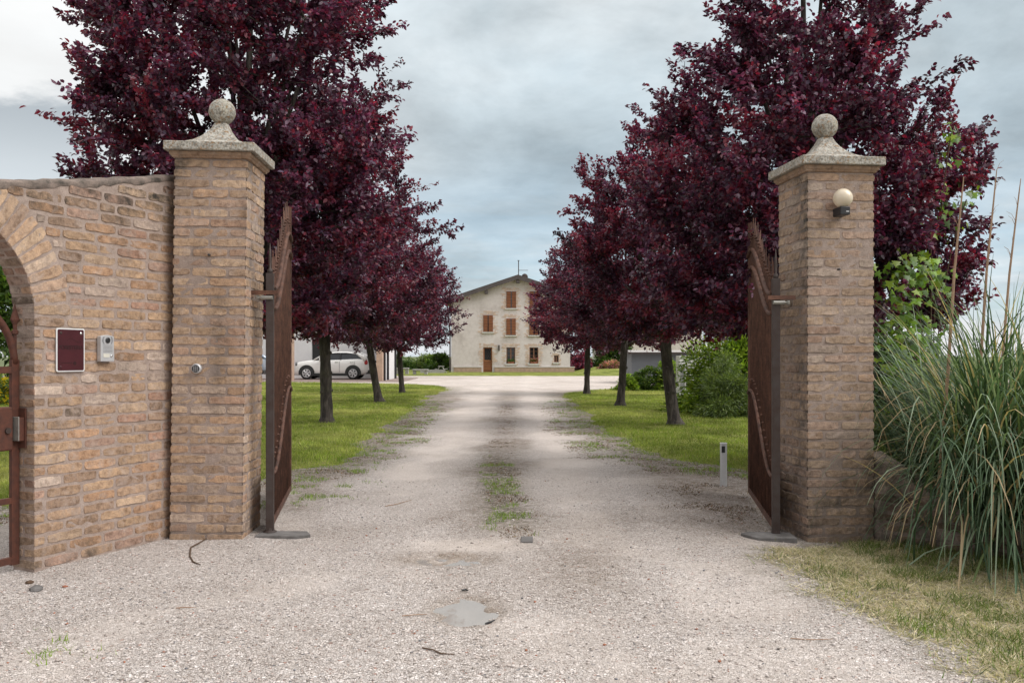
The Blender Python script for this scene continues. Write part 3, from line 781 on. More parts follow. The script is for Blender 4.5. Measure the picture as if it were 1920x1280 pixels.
# ================================================================== IRON GATES
def make_gate(label, H, E, side, seed, zfar):
    """H hinge foot, E far lower corner (x, y); side = sign of x towards the drive"""
    rng = random.Random(seed)
    H = np.array(H); E = np.array(E); D = E - H; Ln = float(np.linalg.norm(D)); D /= Ln
    Nn = np.array([D[1], -D[0]]) * (1 if side > 0 else -1)
    if Nn[0] * side < 0: Nn = -Nn
    zb = gz(*H)
    root = thing('iron_gate', label, 'gate', (H[0], H[1], zb), 0, 'rusty iron leaves of the driveway gate')
    def P(a, z, h=0.0):
        p = D * a + Nn * h; return (p[0], p[1], z)
    def og(a, z0, z1):
        q = min(1, max(0, (a / Ln - 0.06) / 0.8)); s = q * q * (3 - 2 * q)
        dip = -0.05 * max(0, (a / Ln - 0.88) / 0.12) ** 2
        return z0 + (z1 - z0) * s + dip
    up = lambda a: og(a, 1.80, zfar - 0.28)
    lo = lambda a: og(a, 1.65, zfar - 0.44)
    bt = lambda a: og(a, 0.44, 1.02)
    tp = lambda a: og(a, 2.05, zfar - 0.02)
    p = MB(); M = Matrix.Translation((0, 0, 0)) @ Matrix(((D[0], Nn[0], 0, 0), (D[1], Nn[1], 0, 0), (0, 0, 1, 0), (0, 0, 0, 1)))
    p.box(-0.028, 0.028, -0.028, 0.028, 0.03, 1.9, M=M); po = bevel(p.build('hinge_post', MT['dark_iron'], root), 0.003)
    sp = MB(); sp.tube([P(0, 1.9), P(0, 1.925), P(0, 1.94), P(0, 2.0), P(0, 2.12)], [0.02, 0.02, 0.009, 0.013, 0.002], 8); sp.build('spike', MT['dark_iron'], po, True)
    s = MB(); s.box(Ln - 0.045, Ln, -0.02, 0.02, 0.05, zfar, M=M); s.build('lock_stile', MT['rust'], root)
    b = MB(); b.box(0.03, Ln - 0.045, -0.018, 0.018, 0.05, 0.095, M=M); b.build('bottom_rail', MT['rust'], root)
    w = MB(); nseg = 24
    poly = [(0.03, 0.096)] + [(Ln - 0.046, 0.096)] + [(float(a), bt(a)) for a in np.linspace(Ln - 0.046, 0.03, nseg)]
    w.prism(poly, lambda a, z, h: P(a, z, h), -0.006, -0.002); w.build('kick_panel', MT['rust'], root)
    for nm, fz, r in (('curved_rail', up, 0.017), ('curved_rail', lo, 0.017), ('curved_rail', bt, 0.013)):
        c = MB(); c.tube([P(a, fz(a), 0.022) for a in np.linspace(0.02, Ln - 0.03, 40)], r, 8); c.build(nm, MT['rust'], root, True)
    nb = 18
    for i in range(nb):
        a = 0.03 + (Ln - 0.075) * (i + 0.7) / (nb + 0.4)
        k = MB(); zt = tp(a) + (0.03 if i % 2 else -0.02) + rng.uniform(-.006, .006)
        k.tube([P(a, 0.097, 0.004), P(a, zt - 0.22, 0.004), P(a, zt - 0.18, 0.004), P(a, zt, 0.004 + rng.uniform(-.004, .004))], [0.0085, 0.0085, 0.0075, 0.003], 8)
        for zz in (up(a) + 0.11, up(a) + 0.135, bt(a) + 0.1):
            k.lathe([(0.0086, -0.009), (0.015, -0.004), (0.015, 0.004), (0.0086, 0.009)], 8, P(a, zz, 0.004))
        k.build('picket', MT['rust'], root, True)
    # upper hinge: strap to the pillar with a galvanised bolt
    h = MB(); sg = -side
    h.box(-0.13 if side > 0 else -0.07, 0.07 if side > 0 else 0.13, -0.05, -0.03, 1.742, 1.772)
    hb = h.build('hinge_strap', MT['rust'], root)
    z = MB()
    z.tube([(-0.03 * sg, -0.036, 1.722), (0.05 * sg, -0.036, 1.722)], 0.016, 8); z.tube([(0.05 * sg, -0.036, 1.722), (0.085 * sg, -0.036, 1.722)], 0.009, 8); z.tube([(0.07 * sg, -0.036, 1.722), (0.088 * sg, -0.036, 1.722)], 0.017, 6)
    z.build('hinge_bolt', MT['zinc'], hb)
    f = MB(); f.lathe([(0.05, 0.0), (0.05, 0.02), (0.034, 0.03), (0.03, 0.05)], 12, (0, 0, 0.0)); f.build('pivot', MT['dark_iron'], root)
    return root
make_gate('open rusty iron gate leaf hung on the keypad pillar', (-1.765, 6.42), (-2.075, 8.2), 1, 1, 2.68)
make_gate('open rusty iron gate leaf hung on the lamp pillar', (1.94, 6.47), (2.245, 8.3), -1, 2, 2.58)

def slab(name, label, pts, z, th, mat, cat='slab', group=None):
    b = MB(); b.prism(pts, lambda a, c, h: (a, c, h), z - th, z)
    return tag(bevel(b.build(name, mat), 0.006), label, cat, group)
z = gz(-1.7, 6.4)
slab('stone_slab', 'flat grey stone slab under the left gate hinge', [(-1.84, 6.29), (-1.55, 6.28), (-1.45, 6.34), (-1.5, 6.45), (-1.83, 6.47)], z + 0.02, 0.06, MT['slab'], group='stone slabs under the gate hinges')
z = gz(1.9, 6.4)
slab('stone_slab', 'flat grey stone slab under the right gate hinge', [(1.76, 6.3), (2.04, 6.29), (2.05, 6.5), (1.74, 6.52), (1.68, 6.47)], z + 0.03, 0.07, MT['slab'], group='stone slabs under the gate hinges')
slab('stone_slab', 'small square grey slab set in the gravel between the gates', [(0.06, 6.13), (0.145, 6.13), (0.15, 6.3), (0.065, 6.3)], gz(0.1, 6.2) + 0.014, 0.05, MT['slab'])

# ---- pedestrian gate in the arch
def build_wicket():
    root = thing('garden_gate', 'rusty iron garden gate with a lock box in the arched opening', 'gate', (*WM(UC, 0, -0.13)[:2], 0))
    o = np.array(WM(UC, 0, -0.13))
    def P(u, t, h=0.0): return tuple(np.array(WM(u, t, -0.13 + h)) - np.array([o[0], o[1], 0]))
    M = Matrix(((WD[0], WN[0], 0, 0), (WD[1], WN[1], 0, 0), (0, 0, 1, 0), (0, 0, 0, 1)))
    def B(u0, u1, h0, h1, z0, z1): 
        b = MB(); b.box(u0 - UC, u1 - UC, h0, h1, z0, z1, M=M); return b
    for u in (UJ + 0.032, UE - 0.032):
        B(u - 0.025, u + 0.025, -0.012, 0.012, 0.05, 1.28).build('stile', MT['red_rust'], root)
    for z0, z1 in ((0.06, 0.1), (0.42, 0.455), (1.2, 1.24)):
        B(UJ + 0.058, UE - 0.058, -0.012, 0.012, z0, z1).build('rail', MT['red_rust'], root)
    a = MB(); ra = AR - 0.032
    for r in (ra,):
        a.tube([P(UC - r * math.cos(t), 1.26 + r * math.sin(t) * 0.82) for t in np.linspace(0, math.pi, 30)], 0.022, 8)
    a.build('arched_rail', MT['red_rust'], root, True)
    for i in range(7):
        u = UJ + 0.032 + (2 * AR - 0.064) * (i + 1) / 8
        zt = 1.26 + 0.82 * math.sqrt(max(0, ra ** 2 - (u - UC) ** 2))
        k = MB(); k.tube([P(u, 0.09), P(u, zt)], 0.008, 8); k.build('picket', MT['red_rust'], root)
    for u in (UJ + 0.028, UE - 0.028):
        s = MB(); s.tube([P(u, 1.28), P(u, 1.43), P(u, 1.435), P(u, 1.455), P(u, 1.46), P(u, 1.49), P(u, 1.52), P(u, 1.62)], [0.01, 0.01, 0.02, 0.02, 0.011, 0.012, 0.026, 0.001], 8, squash=0.6); s.build('spear_finial', MT['red_rust'], root)
    lb = B(UJ + 0.06, UJ + 0.25, -0.03, 0.03, 0.74, 1.0).build('lock_box', MT['red_rust'], root); bevel(lb, 0.01)
    k = MB(); q = P(UJ + 0.1, 0.86, 0.03); k.tube([q, tuple(np.array(q) + np.array([WN[0], WN[1], 0]) * 0.012)], 0.018, 12); k.build('keyhole', MT['dark_iron'], lb)
    # strike on the jamb
    st = thing('strike_plate', 'rusty strike plate with grey keep screwed to the brick jamb', 'strike plate', WM(UJ + 0.002, 0.87, -0.06))
    b = MB(); b.box(0.003, 0.012, -0.06, 0.0, -0.12, 0.12, M=M); b.box(0.012, 0.045, -0.045, -0.01, -0.075, 0.065, M=M); b.build('plate', MT['red_rust'], st)
    b = MB(); b.box(0.045, 0.052, -0.06, -0.005, -0.075, 0.07, M=M); bevel(b.build('keep', MT['zinc'], st), 0.01, 3)
build_wicket()

# ================================================================== THINGS ON THE WALL AND PILLARS
def u_at(x):
    k = (x - 960) / F
    # (WPx + WDx u) = k (WPy + WDy u)
    return (k * WP[1] - WP[0]) / (WD[0] - k * WD[1])
def z_at(x, y):
    u = u_at(x); return CAMH + (668 - y) / F * (WP[1] + WD[1] * u)
MW = lambda u, z, h=0.004: Matrix(((-WD[0], WN[0], 0, WM(u, z, h)[0]), (-WD[1], WN[1], 0, WM(u, z, h)[1]), (0, 0, 1, z), (0, 0, 0, 1)))  # local x to the right, y out of the wall
def rrect(w, h, r, n=5):
    p = []
    for cx, cy, a0 in ((w / 2 - r, h / 2 - r, 0), (-w / 2 + r, h / 2 - r, 90), (-w / 2 + r, -h / 2 + r, 180), (w / 2 - r, -h / 2 + r, 270)):
        for i in range(n): a = R2(a0 + 90 * i / (n - 1)); p.append((cx + r * math.cos(a), cy + r * math.sin(a)))
    return p
def on_wall(name, label, cat, M):
    o = bpy.data.objects.new(name, None); COL.objects.link(o); o.matrix_world = M; o.empty_display_size = .1
    return tag(o, label, cat)
XZ = lambda a, b, h: (a, h, b)
def text_mesh(name, s, size, mat, parent, loc, depth=0.0006):
    cu = bpy.data.curves.new(name, 'FONT'); cu.body = s; cu.size = size; cu.align_x = 'CENTER'; cu.align_y = 'CENTER'; cu.extrude = depth; cu.offset = 0.0006
    tmp = bpy.data.objects.new(name + '_tmp', cu); COL.objects.link(tmp)
    dg = bpy.context.evaluated_depsgraph_get()
    me = bpy.data.meshes.new_from_object(tmp.evaluated_get(dg)); bpy.data.objects.remove(tmp)
    me.name = name
    # text lies in xy: stand it up in x/z facing +y (seen from +y, x runs right to left, so mirror)
    for v in me.vertices: v.co = Vector((v.co.x, v.co.z, v.co.y))
    me.materials.clear(); me.materials.append(mat)
    o = link(name, me, parent); o.location = loc
    return o
def wall_items():
    # sign
    xl, xr = u_at(103), u_at(156); w = xl - xr; u = (xl + xr) / 2
    zt, zb = z_at(103, 614.5), z_at(103, 697); z = (zt + zb) / 2; h = zt - zb
    r = on_wall('wall_sign', 'maroon enamel sign with a white rim and faded dark lettering', 'sign', MW(u, z, 0.006))
    b = MB(); b.prism(rrect(w, h, 0.012), XZ, 0, 0.006); b.build('border', MT['white_paint'], r)
    b = MB(); b.prism(rrect(w - 0.016, h - 0.016, 0.008), XZ, 0.006, 0.0085); b.build('panel', MT['maroon'], r)
    text_mesh('lettering', 'FORESTERIA', 0.033, MT['maroon_dark'], r, (0, 0.0088, 0.015))
    b = MB()
    for q in range(9): b.box(-0.03 + 0.012 * q - 0.0 , -0.022 + 0.012 * q, 0.0086, 0.0092, 0.058 + 0.012 * math.sin(q * .7), 0.062 + 0.012 * math.sin(q * .7))
    b.box(-0.07, 0.01, 0.0086, 0.0092, -0.082, -0.078); b.lathe([(0.012, 0.0086), (0.012, 0.0092)], 14, (0.028, 0, -0.083), axis='y')
    b.build('emblem', MT['maroon_dark'], r)
    for sx, sz, mt in ((-1, 1, 'dark_iron'), (1, 1, 'chrome'), (-1, -1, 'maroon')):
        b = MB(); b.lathe([(0.008, 0.0086), (0.008, 0.011), (0.004, 0.013)], 12, (sx * (w / 2 - 0.03), 0, sz * (h / 2 - 0.03)), axis='y'); b.build('screw', MT[mt], r)
    # intercom
    ua, ub = u_at(181), u_at(206); w = ua - ub; u = (ua + ub) / 2
    zt, zb = z_at(193, 628), z_at(193, 677.5); h = zt - zb; z = (zt + zb) / 2
    r = on_wall('intercom', 'grey video intercom panel beside the maroon sign', 'intercom', MW(u, z, 0.004))
    pl = [(-w / 2, -h / 2), (w / 2, -h / 2)] + [(w / 2 - w * i / 8, h / 2 - 0.010 * (abs(i - 4) / 4) ** 2) for i in range(9)]
    b = MB(); b.prism(pl, XZ, 0, 0.034); bevel(b.build('casing', MT['alu'], r), 0.003)
    b = MB(); b.lathe([(0.018, 0.0345), (0.018, 0.04), (0.012, 0.043), (0.004, 0.041)], 20, (0, 0, h * 0.3), axis='y'); b.build('camera_lens', MT['dark_plastic'], r, True)
    b = MB()
    for sg in (-1, 1):
        b = MB(); b.prism([(sg * (0.024 + 0.007 * (1 - (q / 3) ** 2) + (0.014 if k else 0) * (1 - 0.4 * abs(q) / 3)), h * 0.3 + q * 0.008) for k, rg in ((0, range(-3, 4)), (1, range(3, -4, -1))) for q in rg][::1], XZ, 0.0343, 0.036)
        b.build('camera_surround', MT['grey_plastic'], r)
    b = MB()
    for q in range(6): b.box(-w * .33, w * .36, 0.0343, 0.0352, h * (0.10 - 0.05 * q), h * (0.10 - 0.05 * q) + 0.0025)
    b.build('speaker_grille', MT['grey_plastic'], r)
    b = MB(); b.box(-w * .32, w * .14, 0.0343, 0.0356, -h * .34, -h * .2); b.build('name_card', MT['cream'], r)
    b = MB(); b.lathe([(0.007, 0.0343), (0.007, 0.038), (0.005, 0.040)], 14, (w * .28, 0, -h * .29), axis='y'); b.build('call_button', MT['chrome'], r, True)
    # keypad on the pillar
    k = thing('keypad', 'small round grey door keypad on the left pillar', 'keypad', (-2.217, 6.195, 1.215), R2(2.2))
    b = MB(); b.lathe([(0.035, 0.005), (0.035, -0.022), (0.031, -0.03)], 28, axis='y'); b.build('housing', MT['alu'], k, True)
    b = MB(); b.lathe([(0.027, -0.0295), (0.027, -0.0315)], 28, axis='y'); kp = b.build('face', MT['dark_plastic'], k)
    for i in range(3):
        for j in range(4):
            b = MB(); b.box((i - 1) * 0.013 - 0.0042, (i - 1) * 0.013 + 0.0042, -0.0335, -0.0317, (j - 1.5) * 0.0098 - 0.003, (j - 1.5) * 0.0098 + 0.003); b.build('key', MT['grey_plastic'], kp)
    # globe lamp on the right pillar
    lx, ly, lz = px(1577.5, 372, 6.33)
    l = thing('wall_lamp', 'cream globe lamp on a black bracket on the right pillar', 'lamp', (lx, 6.41, lz - 0.09), th2)
    b = MB(); R = 0.069; b.lathe([(0.02, 0.0)] + [(R * math.sin(a), 0.09 - R * math.cos(a)) for a in np.linspace(0.3, math.pi - 0.02, 18)], 28, (0, -0.085, 0)); b.build('globe', MT['globe'], l, True)
    b = MB(); b.box(-0.036, 0.036, -0.125, 0.0, -0.034, 0.026); bevel(b.build('bracket', MT['dark_plastic'], l), 0.005)
    b = MB(); b.box(0.005, 0.026, -0.1258, -0.125, -0.013, -0.007); b.build('maker_mark', MT['white_paint'], l)
    # photocell post
    p = thing('sensor_post', 'short grey metal post with a dark photocell window in the gravel', 'sensor post', (PX(1356.5, 8.95), 8.95, gz(2.1, 8.95)))
    b = MB(); b.prism(rrect(0.062, 0.062, 0.012), lambda a, c, h: (a, c, h), -0.03, 0.43); b.build('post', MT['alu'], p)
    b = MB(); b.prism(rrect(0.066, 0.066, 0.012), lambda a, c, h: (a, c, h), 0.43, 0.437); b.build('cap', MT['white_paint'], p)
    b = MB(); b.box(-0.0265, 0.008, -0.0335, -0.031, 0.34, 0.405); b.build('photocell', MT['dark_plastic'], p)
    # putlog holes / plugs in the pillars
    for (x, y, d, rr, lab) in ((392, 478, 6.2, 0.008, 'dark round hole high in the front of the left pillar'), (1573, 505, 6.36, 0.008, 'dark round hole below the globe lamp of the right pillar')):
        a = px(x, y, d); b = MB(); b.lathe([(rr, 0.02), (rr, -0.012), (rr * .6, -0.014)], 12, a, axis='y')
        o = b.build('wall_plug', MT['dark_plastic']); tag(o, lab, 'plug')
wall_items()
# ================================================================== LEAVES AND TREES
def norm(a): return a / np.maximum(1e-9, np.linalg.norm(a, axis=-1, keepdims=True))
def leaf_quads(P, D, Nn, Ln, Wd, fold=0.22, hexa=False):
    """folded leaves with the tip curling down; hexa gives an oval outline"""
    S = norm(np.cross(D, Nn)); U = norm(np.cross(S, D))
    Ln = Ln[:, None]; Wd = Wd[:, None]
    pt = lambda a, b, c: P + D * Ln * a + S * Wd * b + U * Wd * c
    if hexa:
        V = [pt(0, 0, 0), pt(.28, .45, fold * .8), pt(.68, .42, fold * .6), pt(1, 0, -.18), pt(.68, -.42, fold * .6), pt(.28, -.45, fold * .8)]
    else:
        V = [pt(0, 0, 0), pt(.45, .5, fold), pt(1, 0, -.18), pt(.45, -.5, fold)]
    k = len(V)
    V = np.stack(V, 1).reshape(-1, 3)
    return V, np.arange(len(V)).reshape(-1, k)
def leaf_object(name, parent, P, D, Ln, Wd, cols, mat, rg, droop=0.35, hexa=False):
    n = len(P)
    D = norm(D + rg.normal(0, .45, (n, 3)) + np.array([0, 0, -droop]))
    Nn = norm(rg.normal(0, .6, (n, 3)) + np.array([0, 0, 1.0]))
    V, Fc = leaf_quads(P, D, Nn, Ln * rg.uniform(.65, 1.2, n), Wd * rg.uniform(.75, 1.2, n), hexa=hexa)
    return fast_mesh(name, V, Fc, mat, parent, cols=np.repeat(cols, Fc.shape[1], 0))
def curve_pts(a, b, c, n):
    t = np.linspace(0, 1, n)[:, None]
    return a * (1 - t) ** 2 + 2 * b * t * (1 - t) + c * t ** 2

PLUM = np.array([(0.072, 0.022, 0.042), (0.108, 0.030, 0.054), (0.19, 0.094, 0.125), (0.23, 0.028, 0.044), (0.08, 0.040, 0.068), (0.16, 0.038, 0.060)])
def plum_tree(label, base, H, R, zc, tr, topoff, nleaf, leafL, seed, prof=None, nl=16, redness=0.18, sqx=1.0, nsub=330):
    rg = np.random.default_rng(seed); rng = random.Random(seed)
    bz = gz(*base)
    root = thing('plum_tree', label, 'tree', (base[0], base[1], bz), 0, 'purple-leaved plum trees along the drive')
    if prof is None: prof = [(0, .5), (.1, .85), (.28, 1.0), (.5, .93), (.7, .72), (.85, .45), (1, .12)]
    pq = [a for a, b in prof]; pr = [b for a, b in prof]
    T = MB(); ox, oy = topoff
    zt = max(1.7, zc + .3)
    tp = lambda z: np.array([ox * (z / 1.8) ** 0.8 if z > 0 else 0, oy * max(0, z) / 1.8, z])
    zs = [-0.12, 0.0, 0.06, 0.16, 0.35, 0.6, 0.9, 1.2, 1.5, zt]
    rs = [2.3, 1.85, 1.45, 1.16, 1.02, .96, 1.04, .92, .97, .9]
    T.tube([tp(z) for z in zs], [tr * r * rng.uniform(.95, 1.06) for r in rs], 14, jit=0.07, rng=rng)
    for _ in range(5):                                       # knots
        z = rng.uniform(.5, 1.4); a = rng.uniform(0, 6.28); c = tp(z)
        T.tube([c, c + np.array([math.cos(a), math.sin(a), .3]) * tr * 1.15], [tr * .5, tr * .28], 8)
    tw = []; tdir = []; LP_ = []; tsub = []
    for i in range(nl):
        q = (i + 0.5) / nl; q = q ** 0.9
        az = i * 2.39996 + rng.uniform(-.3, .3)
        zz = zc + (H - zc) * q; rr = R * float(np.interp(q, pq, pr)) * rng.uniform(.6, .88)
        tgt = np.array([ox + math.cos(az) * rr * sqx, oy + math.sin(az) * rr, zz])
        z0 = zt * rng.uniform(.82, 1.0) if q < .4 else zt
        a = tp(z0); up = max(zz - z0, 0.25)
        b = a + np.array([(tgt[0] - a[0]) * .35, (tgt[1] - a[1]) * .35, up * .62 + .1])
        if q < .15: b = a + np.array([(tgt[0] - a[0]) * .5, (tgt[1] - a[1]) * .5, .35])
        C = curve_pts(a, b, tgt, 9)
        T.tube(C, list(np.linspace(tr * (.42 if q > .25 else .3), .008, 9)), 6)
        LP_.append(C[2:])
    LP_ = np.concatenate(LP_)
    # sub-branches fill the crown: end points spread through the envelope, denser outside
    M_ = int(nsub); lob = rg.uniform(0, 50)
    zq = np.linspace(0, 1, 200); wq = np.interp(zq, pq, pr) ** 1.6 + .05; wq /= wq.sum()
    for i in range(M_):
        q = float(rg.choice(zq, p=wq)); az = rg.uniform(0, 2 * math.pi)
        lobe = 0.80 + 0.38 * float(fbm(math.cos(az) * 1.6 + lob, q * 3.5 + math.sin(az) * 1.6, seed, 3))
        rf = rng.random() ** .42
        if rng.random() < .07: rf *= 1.1
        rr = R * float(np.interp(q, pq, pr)) * rf * lobe
        e = np.array([ox + math.cos(az) * rr * sqx, oy + math.sin(az) * rr, zc + (H - zc) * q + rng.uniform(-.1, .1)])
        dd = LP_ - e; dist = np.sqrt((dd ** 2).sum(1)) + np.maximum(0, dd[:, 2] + .05) * 2.5 + rg.uniform(0, .25, len(LP_))
        p = LP_[int(dist.argmin())]
        out = np.array([math.cos(az), math.sin(az), .5])
        m_ = p * .5 + e * .5 + np.array([0, 0, -.04]) + rg.normal(0, .06, 3)
        S = curve_pts(p, m_, e, 5)
        T.tube(S, list(np.linspace(.011, .003, 5)), 4, cap=False)
        ln = np.linalg.norm(e - p)
        nt_ = 5 + int(ln * 4)
        for w in range(nt_):
            tt = max(0, 1 - (w + rng.random()) / nt_ * min(1, .9 / max(ln, .3)))
            kk = min(3, int(tt * 4)); ff = tt * 4 - kk
            pp = S[kk] * (1 - ff) + S[kk + 1] * ff
            d_ = norm(norm(S[kk + 1] - S[kk]) * .7 + rg.normal(0, .5, 3) + out * .25 + np.array([0, 0, .12]))
            tw.append((pp, pp + d_ * rng.uniform(.13, .34) * (R / 2.1))); tdir.append(d_); tsub.append(i)
        d_ = norm(S[4] - S[3] + out * .15); tw.append((e, e + d_ * rng.uniform(.12, .34))); tdir.append(d_); tsub.append(i)
    T.build('trunk', MT['bark'], root, smooth=True)
    A = np.array([a for a, b in tw]); B = np.array([b for a, b in tw]); Dd = np.array(tdir)
    nt_ = len(A)
    wgt = rg.uniform(.6, 1.4, nt_) ; wgt /= wgt.sum()
    ix = rg.choice(nt_, nleaf, p=wgt)
    t = rg.random(nleaf)[:, None]
    P = A[ix] * (1 - t) + B[ix] * t + rg.normal(0, .022, (nleaf, 3))
    tsub = np.array(tsub); tone = (rg.uniform(.8, 1.2, nt_) * rg.uniform(.55, 1.4, M_)[tsub])[ix][:, None] * rg.uniform(.7, 1.3, (nleaf, 1))
    ci = rg.choice(len(PLUM), nleaf, p=[.26, .24, .17, .09, .16, .08])
    cl = PLUM[ci] * tone * np.array([.86, 1.05, 1.12])
    red = (rg.random(M_)[tsub] < redness)[ix][:, None] * rg.uniform(0, 1, (nleaf, 1))
    cl = cl * (1 - red) + np.array([0.22, 0.036, 0.056]) * red
    leaf_object('crown', root, P, Dd[ix] + rg.normal(0, .4, (nleaf, 3)), np.full(nleaf, leafL), np.full(nleaf, leafL * .62), cl, MT['plum_leaf'], rg, hexa=leafL < .075)
    return root

plum_tree('tall purple plum tree rising straight behind the keypad pillar', (-3.12, 10.2), 7.3, 1.86, 1.6, .12, (0.02, 0), 150000, .060, 1,
          prof=[(0, .55), (.1, .9), (.25, 1.0), (.5, 1.0), (.68, .93), (.85, .68), (1, .2)], nl=20, nsub=620)
plum_tree('purple plum tree with the thick knotted trunk in front of the white car', (-3.55, 16.9), 6.4, 2.15, 1.7, .108, (-.05, 0), 84000, .068, 2, redness=.34, nsub=420)
plum_tree('purple plum tree whose slanting trunk stands by the carport corner', (-3.66, 24.4), 5.9, 2.25, 1.55, .105, (-.32, 0), 52000, .08, 3, redness=.25)
plum_tree('farthest plum tree of the left row, its crown touching the house', (-3.8, 30.5), 5.7, 2.35, 1.5, .092, (-.12, 0), 40000, .09, 4, redness=.2)
plum_tree('tall purple plum tree with green vine in it behind the lamp pillar', (3.2, 9.7), 6.3, 1.78, 1.6, .12, (0.03, 0), 140000, .058, 5,
          prof=[(0, .85), (.1, 1.08), (.28, 1.1), (.45, 1.0), (.6, .76), (.76, .5), (1, .15)], nl=20, nsub=600)
plum_tree('purple plum tree with a leaning grey trunk in front of the white cabinet', (3.03, 16.3), 6.0, 2.15, 1.6, .108, (-.22, 0), 82000, .067, 6, redness=.34, nsub=420)
plum_tree('purple plum tree whose trunk leans right before the low hedge', (2.8, 22.8), 5.7, 2.25, 1.5, .1, (.12, 0), 52000, .078, 7, redness=.22)
plum_tree('farthest plum tree of the right row, beside the house corner', (2.53, 29.8), 5.5, 2.15, 1.5, .1, (.03, 0), 40000, .088, 8, redness=.3)

def shrub(name, label, cat, base, rad, nleaf, leafL, leafW, cols, seed, group=None, ncl=60, mat='green_leaf', stems=7, lift=0.0, z0=None, flat=False, droop=.3):
    rg = np.random.default_rng(seed); rng = random.Random(seed)
    bz = gz(*base) if z0 is None else z0
    root = thing(name, label, cat, (base[0], base[1], bz), 0, group)
    rx, ry, rz = rad
    u = norm(rg.normal(0, 1, (ncl, 3))); u[:, 2] = np.abs(u[:, 2]) * 1.0 - .15 * (lift == 0)
    rr = rg.uniform(.45, 1.0, ncl)[:, None] ** .6
    C = u * rr * np.array([rx, ry, rz]) * .9 + np.array([0, 0, lift]); 
    C[:, 2] = np.maximum(C[:, 2], .05 + lift * .3)
    S = MB()
    for i in range(stems):
        c = C[rng.randrange(ncl)]
        a = np.array([rng.uniform(-.15, .15) * rx, rng.uniform(-.15, .15) * ry, -.08])
        S.tube(curve_pts(a, np.array([a[0] * .5 + c[0] * .3, a[1] * .5 + c[1] * .3, c[2] * .7]), c, 6), list(np.linspace(.02 * max(rx, .5), .005, 6)), 6)
    S.build('trunk' if 'tree' in name else 'stem', MT['bark'], root, True)
    w = rg.uniform(.5, 1.5, ncl); w /= w.sum(); ix = rg.choice(ncl, nleaf, p=w)
    cr = rg.uniform(.13, .3, ncl)[ix][:, None] * (rx * ry * rz) ** (1 / 3)
    off = norm(rg.normal(0, 1, (nleaf, 3))) * rg.random((nleaf, 1)) ** .5
    P = C[ix] + off * cr * np.array([1, 1, .8]); P[:, 2] = np.maximum(P[:, 2], rg.uniform(.01, .1, nleaf))
    cols = np.array(cols); tone = rg.uniform(.7, 1.3, ncl)[ix][:, None] * rg.uniform(.75, 1.25, (nleaf, 1))
    cl = cols[rg.integers(0, len(cols), nleaf)] * tone
    leaf_object('crown' if 'tree' in name else 'foliage', root, P, off + u[ix] * .6 + np.array([0, 0, .2]), np.full(nleaf, leafL), np.full(nleaf, leafW), cl, MT[mat], rg, droop=droop)
    return root
G1 = [(.15, .24, .03), (.21, .30, .04), (.08, .14, .022), (.27, .34, .05)]
G2 = [(.055, .10, .02), (.04, .08, .018), (.08, .13, .03)]
G3 = [(.13, .18, .065), (.19, .24, .085), (.08, .12, .045)]
shrub('laurel_bush', 'big glossy yellow-green laurel bush behind the right gate leaf', 'bush', (5.35, 20.2), (1.75, 1.5, 2.75), 15000, .15, .055, G1, 20, ncl=120)
shrub('bamboo_bush', 'feathery grey-green bamboo bush in front of the laurel', 'bush', (4.58, 18.6), (.68, .8, 1.7), 11000, .13, .018, G3, 21, ncl=80, droop=.5)
shrub('laurel_bush', 'dark rounded laurel bush farther right behind the right gate', 'bush', (7.9, 19.4), (1.8, 1.4, 2.5), 9000, .15, .055, G2, 22, ncl=90)
for i, (x, y, r, h, lb) in enumerate(((4.35, 33, .55, .75, 'small light green shrub at the left end of the low hedge'), (5.15, 33.2, .8, 1.1, 'dark green rounded shrub in the middle of the low hedge'),
                                      (5.95, 33.0, .75, 1.6, 'taller shrub at the right end of the low hedge by the cabinet'))):
    shrub('shrub', lb, 'shrub', (x, y), (r, .6, h), 4200, .10, .06, G1 if i != 1 else G2 + [(.12, .17, .03)], 30 + i, 'shrubs of the low hedge on the right', ncl=50)
shrub('broadleaf_tree', 'conical green tree right of the house', 'tree', (8.6, 76), (1.9, 1.9, 4.6), 6000, .3, .18, G2, 40, z0=.05, ncl=70)
shrub('flowering_shrub', 'low shrub with pink blossom right of the house', 'shrub', (7.6, 66), (1.3, .8, .75), 2500, .16, .1, [(.5, .2, .22), (.12, .15, .05), (.4, .2, .2)], 41, z0=.35)
shrub('purple_shrub', 'round dark purple shrub at the right corner of the house', 'shrub', (5.6, 73), (1.0, 1.0, 1.9), 3500, .2, .14, PLUM * 1.3, 42, mat='plum_leaf', z0=.3)
for i, (x, y, rx, h, lb, cs) in enumerate(((-11.6, 84, 2.4, 1.9, 'leafy green bush farthest left beyond the stone benches', G2), (-8.6, 88, 2.6, 1.75, 'pale green bush in the middle beyond the stone benches', G3),
                                           (-6.4, 80, 1.7, 1.9, 'dark green bush next to the left corner of the house', G2))):
    shrub('bush', lb, 'bush', (x, y), (rx, 1.5, h), 4000, .26, .16, cs, 50 + i, 'bushes beyond the stone benches', z0=0)
shrub('broadleaf_tree', 'dense green tree seen through the arched opening', 'tree', (-15.6, 26), (2.6, 2.6, 5.2), 14000, .2, .12, G2 + [(.1, .15, .03)], 60, ncl=140, lift=.3)
shrub('flowering_shrub', 'low shrub with yellow flowers seen through the arched opening', 'shrub', (-13.8, 23.5), (1.0, .7, 1.2), 2600, .11, .07, [(.07, .11, .02), (.09, .13, .03), (.45, .34, .02)], 61)
shrub('dark_bush', 'dark green bush under the plum tree behind the lamp pillar', 'bush', (4.75, 11.2), (1.3, .9, 2.3), 9000, .11, .06, [(.03, .055, .015), (.045, .075, .02), (.03, .02, .025)], 65, ncl=80)
